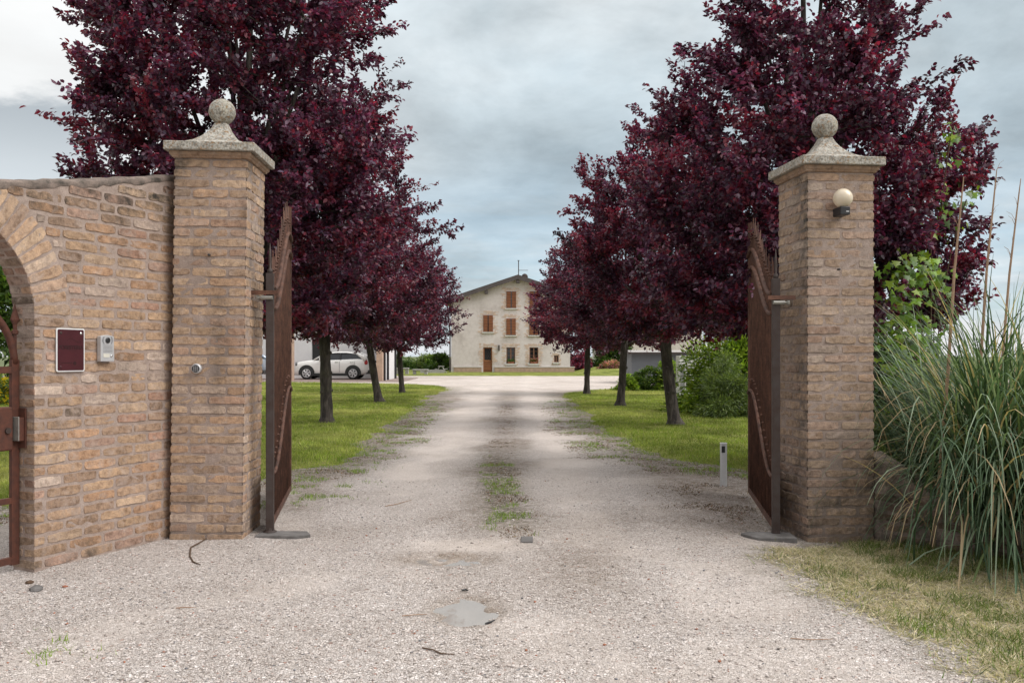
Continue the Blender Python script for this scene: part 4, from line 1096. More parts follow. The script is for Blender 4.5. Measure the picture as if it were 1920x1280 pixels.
# ---- vine climbing in the nearest right tree
def vine():
    rg = np.random.default_rng(77)
    root = thing('climbing_vine', 'bright green lobed vine climbing into the plum tree behind the lamp pillar', 'vine', (4.35, 8.9, gz(4.3, 8.9)))
    pts = [(1690, 690, 46, 40), (1700, 620, 46, 40), (1690, 560, 48, 40), (1705, 515, 44, 46), (1735, 500, 30, 24), (1700, 470, 30, 16), (1765, 520, 30, 14), (1665, 520, 25, 12), (1745, 440, 26, 16), (1765, 355, 16, 7), (1780, 300, 24, 6), (1783, 250, 22, 9), (1812, 372, 22, 8), (1768, 400, 22, 10), (1725, 640, 40, 26), (1830, 360, 12, 4), (1800, 420, 18, 5)]
    P = []
    for x, y, s, n in pts:
        for _ in range(int(n * 1.9)):
            a = rg.normal(0, .55, 2) * s; d = rg.uniform(7.6, 8.6) if y > 480 else rg.uniform(8.0, 9.3)
            P.append(px(x + a[0], y + a[1], d))
    P = np.array(P) - np.array([4.35, 8.9, gz(4.3, 8.9)])
    n = len(P)
    D = norm(rg.normal(0, .4, (n, 3)) + np.array([0, -.35, -.9])); Nn = norm(rg.normal(0, .4, (n, 3)) + np.array([-.2, -.8, .7]))
    S = norm(np.cross(D, Nn)); U = np.cross(S, D); Ls = rg.uniform(.04, .085, n)[:, None]
    sh = [(0, 0), (-.1, .48), (.3, .3), (.42, .56), (.55, .2), (1.0, 0), (.55, -.2), (.42, -.56), (.3, -.3), (-.1, -.48)]
    V = [P + D * .35 * Ls]
    for a, b in sh: V.append(P + D * a * Ls + S * b * Ls + U * (-abs(b) * .25) * Ls)
    V = np.stack(V, 1); k = len(sh); base = np.arange(n)[:, None, None] * (k + 1)
    tri = np.array([(0, 1 + i, 1 + (i + 1) % k) for i in range(k)])[None]
    cols = np.array([(.19, .33, .035), (.14, .25, .035), (.27, .37, .04), (.10, .19, .04)])[rg.integers(0, 4, n)] * rg.uniform(.45, 1.15, (n, 1))
    fast_mesh('foliage', V.reshape(-1, 3), (base + tri).reshape(-1, 3), MT['green_leaf'], root, cols=np.repeat(cols, k + 1, 0))
    s = MB()
    for tops in ((1783, 250), (1812, 372), (1705, 515), (1745, 440)):
        e = np.array(px(*tops, 8.1)) - np.array([4.35, 8.9, 0]); a = np.array([-.3, -.4, 0.0])
        s.tube(curve_pts(a, np.array([a[0], a[1], e[2] * .7]), e, 10), .006, 5)
    s.build('stem', MT['twig'], root)
vine()
shrub('feathery_shrub', 'bright yellow-green feathery shrub behind the pampas grass', 'shrub', (3.85, 8.2), (.6, .5, 1.75), 6500, .07, .02, [(.17, .23, .04), (.23, .28, .05), (.13, .19, .04)], 63, ncl=60)
shrub('wispy_shrub', 'thin grey-green wispy shrub rising above the pampas grass', 'shrub', (4.55, 9.0), (.7, .4, 1.95), 2600, .06, .012, [(.09, .13, .07), (.12, .16, .08)], 64, ncl=60)

# ---- pampas grass
def pampas():
    rg = np.random.default_rng(9)
    cx, cy = 3.5, 6.32
    root = thing('pampas_grass', 'tall clump of arching pampas grass by the right gate pillar', 'ornamental grass', (cx, cy, -0.07))
    n = 7600; K = 10
    az = rg.uniform(0, 2 * math.pi, n); r0 = np.abs(rg.normal(0, .3, n))
    b = np.stack([np.cos(az) * r0 + rg.normal(0, .12, n), np.sin(az) * r0 * .9 + rg.normal(0, .12, n), np.zeros(n)], 1)
    Ls = rg.uniform(.9, 2.3, n); ph0 = np.abs(rg.normal(.32, .36, n)); bend = rg.uniform(.8, 3.7, n)
    az2 = az + rg.normal(0, .5, n)
    pos = b.copy(); V = []
    tw = rg.uniform(-.5, .5, n)
    for i in range(K + 1):
        s = i / K
        ph = np.minimum(ph0 + bend * s ** 1.7, 2.85)
        d = np.stack([np.sin(ph) * np.cos(az2 + tw * s), np.sin(ph) * np.sin(az2 + tw * s), np.cos(ph)], 1)
        side = norm(np.stack([-np.sin(az2), np.cos(az2), np.zeros(n)], 1) + 0.3 * d)
        w = (.0065 * (1 - s ** 2.2) + .0006)[..., None] if hasattr(s, 'shape') else (.0072 * (1 - s ** 2.2) + .0008)
        z = pos[:, 2].copy()
        pp = pos.copy(); pp[:, 2] = np.maximum(pp[:, 2], .02)
        # lie against the wall and pillar instead of going through them
        V.append(pp - side * w); V.append(pp + side * w)
        pos = pos + d * (Ls / K)[:, None]
    V = np.stack(V, 1)
    wx = V[:, :, 0] + cx; wy = V[:, :, 1] + cy
    # keep clear of the pillar
    inside = ((wx > 2.05) & (wx < 2.72) & (wy > 6.42) & (V[:, :, 2] < 2.6)).any(1)
    low = ((V[:, :, 2] < .5) & (wx < 3.0) & (wy < 6.2)).any(1)
    keep = ~inside & ((wx.min(1) > 2.45) | (rg.random(len(wx)) < .05)) & ((wx > 1.95).all(1)) & (~low | (rg.random(len(wx)) < .45))
    V = V[keep]; n2 = len(V)
    base = np.arange(n2)[:, None, None] * (2 * (K + 1))
    q = np.array([(2 * i, 2 * i + 1, 2 * i + 3, 2 * i + 2) for i in range(K)])[None]
    pal = np.array([(.08, .13, .075), (.15, .215, .14), (.04, .07, .035), (.29, .36, .26), (.50, .38, .24), (.15, .20, .085)])
    ci = rg.choice(6, n2, p=[.22, .2, .26, .13, .12, .07])
    c = pal[ci] * rg.uniform(.75, 1.25, (n2, 1))
    fast_mesh('blades', V.reshape(-1, 3), (base + q).reshape(-1, 4), MT['grass'], root, cols=np.repeat(c, 2 * (K + 1), 0))
    o = np.array([cx, cy, -.07])
    for (x0, y0, x1, y1, d, r) in ((1778, 690, 1807, 332, 6.1, .011), (1838, 690, 1869, 318, 6.2, .0105), (1878, 690, 1914, 335, 6.15, .0095)):
        a = np.array(px(x0, y0, d)) - o; e = np.array(px(x1, y1, d)) - o
        g = a - (e - a) / np.linalg.norm(e - a) * (a[2]) * 1.0
        m_ = (a + e) / 2 + np.array([-.012, 0, 0])
        s = MB(); s.tube([g, a, a * .5 + m_ * .5, m_, m_ * .5 + e * .5, e * .85 + m_ * .15, e], [r, r, r * .95, r * .8, r * .6, r * .45, r * .25], 6)
        for q in range(7):
            t = rg.uniform(.55, 1); p = m_ * (1 - (t - .5) * 2) + e * (t - .5) * 2; an = rg.uniform(-1, 1)
            s.tube([p, p + np.array([an * .03, 0, .05]), p + np.array([an * .07, 0, .07])], [.0018, .0012, .0008], 4)
        s.build('stalk', MT['stalk'], root)
pampas()

# ================================================================== GRASS BLADES
LAWNC = np.array([(.21, .28, .04), (.28, .34, .055), (.145, .21, .033), (.34, .36, .10), (.38, .33, .17)])
def blades(name, label, fn, zf, x0, x1, y0, y1, dens, hgt_, wid, seed, cols, pw, limit=0.0, mat='grass', patch=True, vis=True, lean=.45, cat='grass'):
    """blades scattered where fn > limit; density falls with distance"""
    rg = np.random.default_rng(seed)
    VV = []; CC = []
    ys = np.geomspace(max(y0, .5), y1, 26)
    for a, b in zip(ys[:-1], ys[1:]):
        ym = (a + b) / 2; dn = dens * min(1, (8 / ym)) ** 1.35
        xa, xb = x0, x1
        if vis: xa = max(x0, -0.64 * b - 1.2); xb = min(x1, .64 * b + 1.2)
        if xb <= xa: continue
        n = int(dn * (xb - xa) * (b - a))
        x = rg.uniform(xa, xb, n); y = rg.uniform(a, b, n)
        f = fn(x, y); k = rg.random(n) < sstep(limit - .12, limit + .35, f) 
        x = x[k]; y = y[k]; n = len(x)
        if n == 0: continue
        sc = max(1.0, ym / 10) ** .6
        z = zf(x, y) - .006
        h = hgt_ * rg.uniform(.4, 1.25, n) * (0.45 + 1.1 * fbm(x * 1.9, y * 1.9, 55)); w = wid * sc * rg.uniform(.7, 1.3, n)
        an = rg.uniform(0, 2 * math.pi, n); la = rg.uniform(0, 2 * math.pi, n); le = np.abs(rg.normal(0, lean, n)) * h
        sx = np.cos(an) * w / 2; sy = np.sin(an) * w / 2
        p0 = np.stack([x - sx, y - sy, z], 1); p1 = np.stack([x + sx, y + sy, z], 1)
        p2 = np.stack([x + np.cos(la) * le, y + np.sin(la) * le, z + h], 1)
        VV.append(np.stack([p0, p1, p2], 1).reshape(-1, 3))
        pt = fbm(x * .55, y * .4, seed + 3)
        c0 = cols[rg.choice(len(cols), n, p=pw)]
        if patch:
            yel = sstep(.48, .72, pt)[:, None]; c0 = c0 * (1 - yel * .7) + np.array([.46, .44, .16]) * yel * .7; c0 = c0 * (.4 + 1.2 * fbm(x * 2.6, y * 1.8, seed + 9))[:, None]
            dk = sstep(.55, .3, pt)[:, None] if False else (1 - sstep(.28, .48, pt))[:, None]; c0 = c0 * (1 - .3 * dk)
        c0 = c0 * rg.uniform(.75, 1.25, (n, 1))
        CC.append(np.repeat(c0, 3, 0))
    V = np.concatenate(VV); C = np.concatenate(CC)
    o = fast_mesh(name, V, np.arange(len(V)).reshape(-1, 3), MT[mat], cols=C)
    return tag(o, label, cat, kind='stuff')
lzf = lambda f: (lambda x, y: hgt(x, y) - 0.001 + 0.04 * sstep(0, 0.5, f(x, y)) + (fbm(x * 1.1, y * 1.1, 90) - 0.5) * 0.05 * sstep(0, 0.6, f(x, y)))
PW = [.32, .24, .24, .13, .07]
blades('grass', 'short mown grass of the left lawn under the plum trees', lawn_left, lzf(lawn_left), -22, -1.2, 6.4, 46, 2900, .045, .007, 101, LAWNC, PW, lean=.95)
blades('grass', 'short mown grass of the right lawn under the plum trees', lawn_right, lzf(lawn_right), 1.0, 18, 7.2, 39, 2900, .045, .007, 102, LAWNC, PW, lean=.95)
DRY = np.array([(.58, .50, .35), (.46, .38, .25), (.30, .27, .15), (.18, .22, .07), (.68, .60, .47)])
blades('dry_grass', 'straw-coloured cut grass of the verge by the right pillar', verge, lambda x, y: hgt(x, y) + .005 + .03 * sstep(0, .6, verge(x, y)), 1.3, 5, 2.6, 6.6, 11000, .021, .0055, 103, DRY, [.27, .2, .2, .15, .18], patch=False, lean=3.8, limit=-.05)
vergegreen = lambda x, y: np.minimum(verge(x, y), 1) * sstep(.43, .56, fbm(np.asarray(x) * 3.2, np.asarray(y) * 3.2, 44, 3)) - .05
blades('weeds', 'green tufts growing through the dry verge grass', vergegreen, lambda x, y: hgt(x, y) + .01 + .03 * sstep(0, .6, verge(x, y)), 1.5, 5, 2.6, 6.6, 4200, .05, .005, 107, np.array([(.10, .15, .03), (.14, .19, .045), (.2, .22, .08), (.07, .11, .025)]), [.35, .25, .2, .2], patch=False, lean=1.2, cat='weeds', limit=.05)
def greenpatch(x, y):
    a = .5 - np.abs(np.asarray(x) - np.interp(y, [2, 3.5, 4, 4.4, 5], [2.3, 2.12, 2.06, 1.98, 1.8])) * 5
    return a * sstep(.38, .5, fbm(np.asarray(x) * 1.6, np.asarray(y) * 1.6, 23)) * (1 - sstep(4.3, 5, y))
blades('weeds', 'fresh green weeds along the edge of the dry verge', greenpatch, lambda x, y: hgt(x, y) + .01, 1.5, 3, 2.6, 5, 5200, .055, .0055, 104, LAWNC * np.array([.9, 1.15, .8]), [.4, .3, .3, 0, 0], patch=False, lean=.8, cat='weeds', limit=.1)
def weedmap(x, y):
    x = np.asarray(x); y = np.asarray(y)
    strip = 1.25 * np.exp(-((x - np.interp(y, [6.3, 8, 11], [.06, -.1, -.22])) / .2) ** 2) * sstep(6.2, 6.7, y) * (1 - sstep(10.5, 12.5, y)) - .1
    edge = np.maximum(sstep(-1.2, .0, lawn_left(x, y)), sstep(-1.2, .0, lawn_right(x, y)))
    edge = edge * .95
    tuft = sstep(.56, .64, fbm(x * 5.5, y * 5.5, 66, 3)); tuft2 = sstep(.5, .63, fbm(x * 4.5, y * 4.5, 67, 3))
    lf = np.exp(-(((x + 2.35) / .5) ** 2 + ((y - 3.85) / .35) ** 2)) * .8
    pil = np.exp(-(((x + 1.95) / .6) ** 2 + ((y - 8.5) / 1.0) ** 2)) * .8
    return np.maximum(np.maximum(strip * tuft2, (edge + pil) * tuft), lf * tuft2) - .25 + .1
blades('weeds', 'scattered green weeds growing in the gravel drive', weedmap, lambda x, y: hgt(x, y), -4.5, 3.2, 2.8, 26, 3400, .04, .006, 105, LAWNC * np.array([.85, 1.0, .8]), [.36, .26, .26, .06, .06], patch=False, lean=.9, cat='weeds', limit=.12)
hzl = lambda x, y: np.full(np.shape(x), .05)

# ---- loose stones lying on the gravel
def stones():
    rg = np.random.default_rng(31)
    n = 34000
    y = 2.7 + (9.5 - 2.7) * rg.random(n) ** 1.8; x = rg.uniform(-1, 1, n) * (.62 * y + .4)
    k = ((verge(x, y) < .1) | ((fbm(x * 2.2, y * 2.2, 44, 3) < .44) & (rg.random(n) < .9))) & (lawn_left(x, y) < .2) & ~((x < -1.75) & (y > 5.0) & (y < 6.9) & (x < -1.9)) 
    for cx, cy, rx, ry, dp in PUD: k &= (((x - cx) / rx) ** 2 + ((y - cy) / ry) ** 2) > .9
    k &= rg.random(n) < (.35 + .65 * sstep(.35, .6, fbm(x * 1.3, y * 1.3, 12)))
    x = x[k]; y = y[k]; n = len(x)
    z = hgt(x, y); r = rg.gamma(4, .0013, n).clip(.003, .014)
    U = norm(rg.normal(0, 1, (n, 6, 3)) * .3 + np.array([(1, 0, 0), (-1, 0, 0), (0, 1, 0), (0, -1, 0), (0, 0, .75), (0, 0, -.75)])[None])
    a = rg.uniform(0, 6.28, n); ca, sa = np.cos(a)[:, None], np.sin(a)[:, None]
    U = U * rg.uniform(.6, 1.2, (n, 1, 3)) * np.array([1, 1, .7])
    U = np.stack([U[..., 0] * ca - U[..., 1] * sa, U[..., 0] * sa + U[..., 1] * ca, U[..., 2]], -1)
    V = U * r[:, None, None] + np.stack([x, y, z + r * .25], 1)[:, None, :]
    t = np.array([(0, 2, 4), (2, 1, 4), (1, 3, 4), (3, 0, 4), (2, 0, 5), (1, 2, 5), (3, 1, 5), (0, 3, 5)])[None] + (np.arange(n) * 6)[:, None, None]
    pal = np.array([(.55, .49, .455), (.46, .40, .365), (.62, .565, .535), (.34, .30, .27), (.19, .19, .2), (.34, .14, .08)])
    c = pal[rg.choice(6, n, p=[.36, .27, .2, .12, .03, .02])] * rg.uniform(.85, 1.12, (n, 1))
    m, nt, b, _ = newmat('gravel_chip'); L(nt, attr(nt, 'Col'), b.inputs['Base Color']); b.inputs['Roughness'].default_value = .9; b.inputs['Specular IOR Level'].default_value = .25
    o = fast_mesh('gravel_chips', V.reshape(-1, 3), t.reshape(-1, 3), m, cols=np.repeat(c, 6, 0))
    tag(o, 'loose pale gravel chips lying on the drive', 'gravel', kind='stuff')
stones()
def littermap(x, y):
    e = np.maximum(np.exp(-((lawn_left(x, y) + .35) / .4) ** 2), np.exp(-((lawn_right(x, y) + .45) / .5) ** 2))
    e = np.maximum(e, np.exp(-((np.asarray(x) - np.interp(y, [6.3, 8, 11], [.1, -.05, -.15])) / .25) ** 2) * sstep(5.8, 6.6, y) * .8)
    e = np.maximum(e, np.exp(-(((np.asarray(x) - 1.9) / .6) ** 2 + ((np.asarray(y) - 8) / 1.2) ** 2)))
    return e * sstep(.36, .6, fbm(np.asarray(x) * 3, np.asarray(y) * 3, 88)) - .2
LIT = np.array([(.10, .06, .035), (.16, .10, .055), (.24, .17, .10), (.07, .05, .035), (.2, .07, .04)])
blades('plant_litter', 'brown bits of dead leaves and stalks strewn over the gravel edges', littermap, lambda x, y: hgt(x, y) + .002, -4.5, 4, 3, 24, 2300, .014, .013, 106, LIT, [.3, .25, .2, .15, .1], patch=False, lean=2.2, cat='litter', limit=.15)

def litter():
    rng = random.Random(4)
    def stick(name, label, cat, pts, r, mat, group=None):
        P = []
        for (x, y) in pts:
            d = CAMH * F / (y - 668); X = PX(x, d); P.append((X, d, gz(X, d) + r * .9 + rng.uniform(0, .006)))
        o = thing(name, label, cat, P[0]); b = MB(); b.tube([tuple(np.array(p) - np.array(P[0])) for p in P], [r] * (len(P) - 1) + [r * .5], 6)
        # one mesh thing: no parts needed
        me = b.build(name, MT[mat]); me.location = P[0]; bpy.data.objects.remove(o); tag(me, label, cat, group)
    stick('twig', 'curved brown twig lying below the keypad pillar', 'twig', [(388, 1012), (372, 1022), (358, 1030), (356, 1046), (362, 1056), (376, 1062)], .005, 'twig')
    stick('twig', 'straight thin reddish twig left of the milky puddle', 'twig', [(754, 1158), (778, 1156), (800, 1155)], .003, 'stalk')
    stick('twig', 'bent dark green twig in the foreground below the milky puddle', 'twig', [(792, 1219), (812, 1224), (826, 1230), (852, 1231)], .0035, 'twig')
    stick('twig', 'short black twig at the lower edge of the milky puddle', 'twig', [(910, 1167), (920, 1166), (928, 1165)], .006, 'dark_plastic')
    stick('twig', 'short black twig just above the milky puddle', 'twig', [(866, 1111), (873, 1110), (878, 1112)], .006, 'dark_plastic')
    stick('twig', 'pale straw stalk lying on the gravel on the right', 'twig', [(1482, 1197), (1520, 1199), (1562, 1199)], .0025, 'stalk')
    stick('twig', 'short olive stalk lying on the gravel on the left', 'twig', [(330, 1143), (348, 1143), (368, 1145)], .003, 'stalk')
    stick('twig', 'long thin twig left of the puddle nearer the gate', 'twig', [(722, 950), (745, 946), (772, 938)], .0035, 'stalk')
    def lump(name, label, cat, x, y, r, mat, sq=.6, seed=0):
        rg = random.Random(seed); d = CAMH * F / (y - 668); X = PX(x, d)
        b = MB(); prof = [(r * math.sin(a), r * sq * (-math.cos(a))) for a in np.linspace(.15, math.pi - .15, 6)]
        b.lathe(prof, 9); b.v = [(p[0] * rg.uniform(.75, 1.3), p[1] * rg.uniform(.75, 1.2), p[2] * rg.uniform(.8, 1.2)) for p in b.v]
        o = b.build(name, MT[mat]); o.location = (X, d, gz(X, d) + r * sq * .5); tag(o, label, cat)
    lump('stone', 'dark grey stone with a rusty leaf near the arched opening', 'stone', 68, 1106, .035, 'slab', .6, 1)
    lump('brick_chip', 'reddish brown brick fragment left of the dark stone', 'brick chip', 55, 1093, .024, 'twig', .5, 2)
    lump('brick_chip', 'small orange brick chip on the gravel near the arched opening', 'brick chip', 122, 1101, .014, 'terracotta', .5, 3)
    lump('stone', 'pale stone at the inner corner of the wall and left pillar', 'stone', 349, 1008, .032, 'concrete', .8, 4)
litter()
# ================================================================== HOUSE
def grid_wall(mb, x0, x1, z0, z1, y0, y1, openings, mat=0):
    xs = sorted({x0, x1, *[v for o in openings for v in o[:2] if x0 < v < x1]}); zs = sorted({z0, z1, *[v for o in openings for v in o[2:] if z0 < v < z1]})
    for a, b in zip(xs[:-1], xs[1:]):
        for c, d in zip(zs[:-1], zs[1:]):
            xm, zm = (a + b) / 2, (c + d) / 2
            if any(o[0] < xm < o[1] and o[2] < zm < o[3] for o in openings): continue
            mb.add([(a, y0, c), (b, y0, c), (b, y0, d), (a, y0, d)], [(0, 1, 2, 3)], mat)
    for o in openings:
        a, b, c, d = o
        mb.add([(a, y0, c), (b, y0, c), (b, y0, d), (a, y0, d), (a, y1, c), (b, y1, c), (b, y1, d), (a, y1, d)], [(0, 1, 5, 4), (1, 2, 6, 5), (2, 3, 7, 6), (3, 0, 4, 7)], mat)
def build_house():
    D = 70.0; rng = random.Random(12)
    X = lambda x: PX(x, D); Z = lambda y: PZ(y, D)
    root = thing('farmhouse', 'three-storey plastered farmhouse with brown shutters at the end of the drive', 'house', (X(958), D, 0))
    ox = X(958)
    def b2(mb, x0, x1, y0, y1, z0, z1, mat=0, col=None): mb.box(x0 - ox, x1 - ox, y0, y1, z0, z1, mat, col=col)
    xl, xr, xm = X(846), X(1069), X(971)
    zr = Z(523); sl = .335
    zl = zr - (xm - xl) * sl; zrr = zr - (xr - xm) * sl
    zl = min(zl, zrr) if False else zl
    ze = min(zl, zrr) - .3
    door = (X(906), X(923), 0.0, Z(650.8)); wins = [(X(949.4), X(966), Z(681.5), Z(651)), (X(992.6), X(1009.3), Z(681.5), Z(651)), (X(1038.7), X(1047.5), Z(679), Z(666))]
    w = MB()
    w2 = [(a - ox, b - ox, c, d) for a, b, c, d in [door] + wins]
    grid_wall(w, xl - ox, xr - ox, -.1, ze, 0, .25, w2)
    dep = 13
    w.add([(xl - ox, 0, ze), (xr - ox, 0, ze), (xr - ox, 0, zrr), (xm - ox, 0, zr), (xl - ox, 0, zl)], [(0, 1, 2, 3, 4)])
    w.add([(xl - ox, 0, -.1), (xl - ox, 0, zl), (xl - ox, dep, zl), (xl - ox, dep, -.1)], [(0, 1, 2, 3)])
    w.add([(xr - ox, 0, -.1), (xr - ox, 0, zrr), (xr - ox, dep, zrr), (xr - ox, dep, -.1)], [(0, 1, 2, 3)])
    w.add([(xl - ox, dep, -.1), (xr - ox, dep, -.1), (xr - ox, dep, zrr), (xm - ox, dep, zr), (xl - ox, dep, zl)], [(0, 1, 2, 3, 4)])
    w.build('wall', MT['plaster'], root)
    # roof: two slopes with overhang, tiles above a dark fascia
    r = MB(); fz = MB(); ov = .55
    xa, xb = xl - ov, xr + ov
    za, zb = zr - (xm - xa) * sl, zr - (xb - xm) * sl
    th = .16
    for p, q, z0, z1 in ((xa, xm, za, zr), (xm, xb, zr, zb)):
        v = [(p - ox, -.55, z0 + .06), (q - ox, -.55, z1 + .06), (q - ox, dep + .5, z1 + .06), (p - ox, dep + .5, z0 + .06)]
        v += [(a, b, c + th) for a, b, c in v]
        r.add(v, [(0, 3, 2, 1), (4, 5, 6, 7), (0, 1, 5, 4), (1, 2, 6, 5), (2, 3, 7, 6), (3, 0, 4, 7)])
    ro = r.build('roof', MT['tile'], root)
    for p, q, z0, z1 in ((xa - .03, xm, za, zr), (xm, xb + .03, zr, zb)):
        v = [(p - ox, -.61, z0 - .06), (q - ox, -.61, z1 - .06), (q - ox, -.61, z1 + .3), (p - ox, -.61, z0 + .3)]; v += [(a, b + .057, c) for a, b, c in v]
        fz.add(v, [(0, 1, 2, 3), (4, 7, 6, 5), (0, 4, 5, 1), (2, 6, 7, 3), (0, 3, 7, 4), (1, 2, 6, 5)])
    fz.build('fascia', MT['fascia'], ro)
    for x in (912, 971, 1030):
        zz = zr - abs(X(x) - xm) * sl - .2
        b = MB(); b2(b, X(x) - .12, X(x) + .12, -.55, -.003, zz - .16, zz + .08); b.build('rafter_end', MT['fascia'], ro)
    # antenna
    an = MB(); xa_ = X(972.3) - ox; an.tube([(xa_, .3, Z(520)), (xa_, .3, Z(487))], .035, 6); an.tube([(xa_, .3, Z(506)), (X(990) - ox, .3, Z(506))], .02, 5)
    for k in range(5): an.tube([(xa_ - .1 + .05 * k, .05, Z(489) + .05), (xa_ - .1 + .05 * k, .55, Z(489) + .05)], .012, 4)
    an.build('antenna', MT['dark_iron'], root)
    ds = MB(); ds.lathe([(.02, .0), (.2, .04), (.26, .09)], 16, (X(984) - ox, .6, Z(517.5)), axis='y'); ds.tube([(X(984) - ox, .7, Z(523)), (X(984) - ox, .62, Z(517.5))], .03, 6); ds.build('dish', MT['dark_iron'], root)
    # plinth
    pl = MB()
    for a, b in ((X(851), X(903)), (X(927), X(1077))): b2(pl, a, b, -.06, -.003, -.1, Z(688.4))
    po = pl.build('plinth', MT['house_brick'], root)
    pc = MB()
    for a, b in ((X(850.5), X(903)), (X(927), X(1078))): b2(pc, a, b, -.085, -.003, Z(688.4), Z(687))
    pc.build('plinth_cap', MT['sill'], po)
    # shuttered windows
    def surround(parent, x0, x1, z0, z1, seed, ext=.38):
        rn = random.Random(seed); b = MB()
        z = z0 - .12
        while z < z1 + ext * .8:
            for sgn in (-1, 1):
                e = ext * rn.uniform(.35, 1.25)
                x = x0 - e if sgn < 0 else x1
                while e > .08:
                    ln = min(e, rn.uniform(.12, .28))
                    if rn.random() < .72: 
                        c = brick_col(rn, 1.0, .35); b2(b, x + .006, x + ln - .006, -.012 - rn.random() * .006, -.003, z + .006, z + .062, 0, (c[0] * .75 + .42, c[1] * .75 + .32, c[2] * .7 + .27))
                    x += ln; e -= ln
            if z > z1:
                x = x0
                while x < x1:
                    ln = rn.uniform(.12, .26)
                    if rn.random() < .8: c = brick_col(rn, 1.0, .35); b2(b, x + .006, min(x + ln, x1) - .006, -.014, -.003, z + .006, z + .062, 0, (c[0] * .75 + .42, c[1] * .75 + .32, c[2] * .7 + .27))
                    x += ln
            z += .072
        b.build('brick_surround', MT['brick'], parent)
    def shutters(x0, x1, z0, z1, seed):
        f = MB(); b2(f, x0 - .03, x1 + .03, -.02, .1, z0 - .03, z0); wd = f.build('window', MT['win_wood'], root)
        for a, b in ((x0, (x0 + x1) / 2 - .04), ((x0 + x1) / 2 + .04, x1)):
            s = MB(); b2(s, a, b, -.06, -.021, z0, z1); s.build('shutter', MT['shutter'], wd)
        k = MB(); b2(k, (x0 + x1) / 2 - .04, (x0 + x1) / 2 + .04, -.03, -.021, z0, z1); k.build('gap', MT['glass'], wd)
        k = MB(); b2(k, x0 - .12, x1 + .12, -.12, -.003, z0 - .12, z0 - .032); k.build('sill', MT['sill'], wd)
        surround(wd, x0, x1, z0 - .1, z1, seed)
    for i, (a, b, c, d) in enumerate(((949.6, 967.6, 577, 546.4), (992.8, 1010.6, 577, 546.4), (906.3, 924.2, 621.5, 590.7), (949.4, 967, 627.6, 597), (992.6, 1010.3, 627.6, 597), (1036, 1053, 627.6, 597))):
        shutters(X(a), X(b), Z(c), Z(d), 100 + i)
    for i, (a, b, c, d) in enumerate(wins):
        f = MB(); t = .07
        b2(f, a, b, .08, .14, c, c + t); b2(f, a, b, .08, .14, d - t, d); b2(f, a, a + t, .079, .139, c + t, d - t); b2(f, b - t, b, .079, .139, c + t, d - t)
        b2(f, (a + b) / 2 - .05, (a + b) / 2 + .05, .077, .137, c + t, d - t)
        if i < 2:
            for k in range(1, 4): b2(f, a + t, b - t, .1, .12, c + (d - c) * k / 4 - .012, c + (d - c) * k / 4 + .012)
        wd = f.build('window', MT['win_wood'], root)
        g = MB(); b2(g, a, b, .145, .16, c, d); g.build('pane', MT['glass'], wd)
        k = MB(); b2(k, a - .1, b + .1, -.1, -.003, c - .11, c - .003); k.build('sill', MT['sill'], wd)
        surround(wd, a, b, c - .1, d, 200 + i, .34 if i < 2 else .2)
    # door
    a, b, c, d = door
    dr = MB(); b2(dr, a, b, .1, .16, 0.02, d * .5); b2(dr, a, a + .1, .101, .16, d * .5, d); b2(dr, b - .1, b, .101, .16, d * .5, d); b2(dr, a + .1, b - .1, .101, .16, d - .09, d)
    do = dr.build('door', MT['door_wood'], root)
    g = MB(); b2(g, a + .1, b - .1, .13, .14, d * .5, d - .09); g.build('pane', MT['glass'], do)
    la = MB()
    w_, h_ = b - a - .2, d * .5 - .09
    for k in range(-3, 4):
        for sg in (-1, 1):
            p = [(a + .1 + w_ / 2 + k * .14 - sg * h_ * .2 - ox, .12, d * .5), (a + .1 + w_ / 2 + k * .14 + sg * h_ * .2 - ox, .12, d * .5 + h_)]
            q = [pt for pt in p]
            if abs((p[0][0] + p[1][0]) / 2 + ox - (a + b) / 2) < w_ * .55: la.tube(q, .012, 4)
    la.build('lattice', MT['dark_iron'], do)
    h = MB(); h.lathe([(.03, .1), (.035, .06), (.02, .04)], 10, (b - .14 - ox, 0, 1.0), axis='y'); h.build('handle', MT['dark_iron'], do)
    for k in range(3):
        q = MB(); b2(q, a + .08, b - .08, .09, .099, .1 + k * .3, .32 + k * .3); q.build('door_panel', MT['shutter'], do)
    surround(do, a, b, 0.75, d, 300, .36)
    lm = MB(); lx, lz = X(935.7), Z(652); b2(lm, lx - .05, lx + .05, -.16, -.003, lz - .22, lz + .22); lm.build('wall_lantern', MT['dark_iron'], root)
    # rain pipe
    p = MB(); p.tube([(X(844.5) - ox - .02, -.12, 0), (X(844.5) - ox - .02, -.12, 3.2), (xl - .3 - ox, -.12, zl - .3)], .055, 8); p.build('rain_pipe', MT['fascia'], root)
    # flower boxes (things standing on the sills)
    for (x0, x1, zc, mt, lb) in ((952, 964, 681.5, 'green', 'terracotta window box with green plants on the middle window sill'), (994.5, 1008, 681.5, 'pink', 'terracotta window box with pink geraniums on the right window sill')):
        t = thing('window_box', lb, 'planter', ((X(x0) + X(x1)) / 2, D - .02, Z(zc) + .0), 0, 'window boxes of the house')
        hw = (X(x1) - X(x0)) / 2
        b = MB(); b.prism([(-hw * .95, 0), (hw * .95, 0), (hw, .17), (-hw, .17)], XZ, -.075, .075); b.build('box', MT['terracotta'], t)
        rg = np.random.default_rng(5 + int(x0)); n = 260 if mt == 'pink' else 170
        P = np.stack([rg.uniform(-hw, hw, n), rg.uniform(-.1, .1, n), .17 + np.abs(rg.normal(0, .14 if mt == 'pink' else .09, n))], 1)
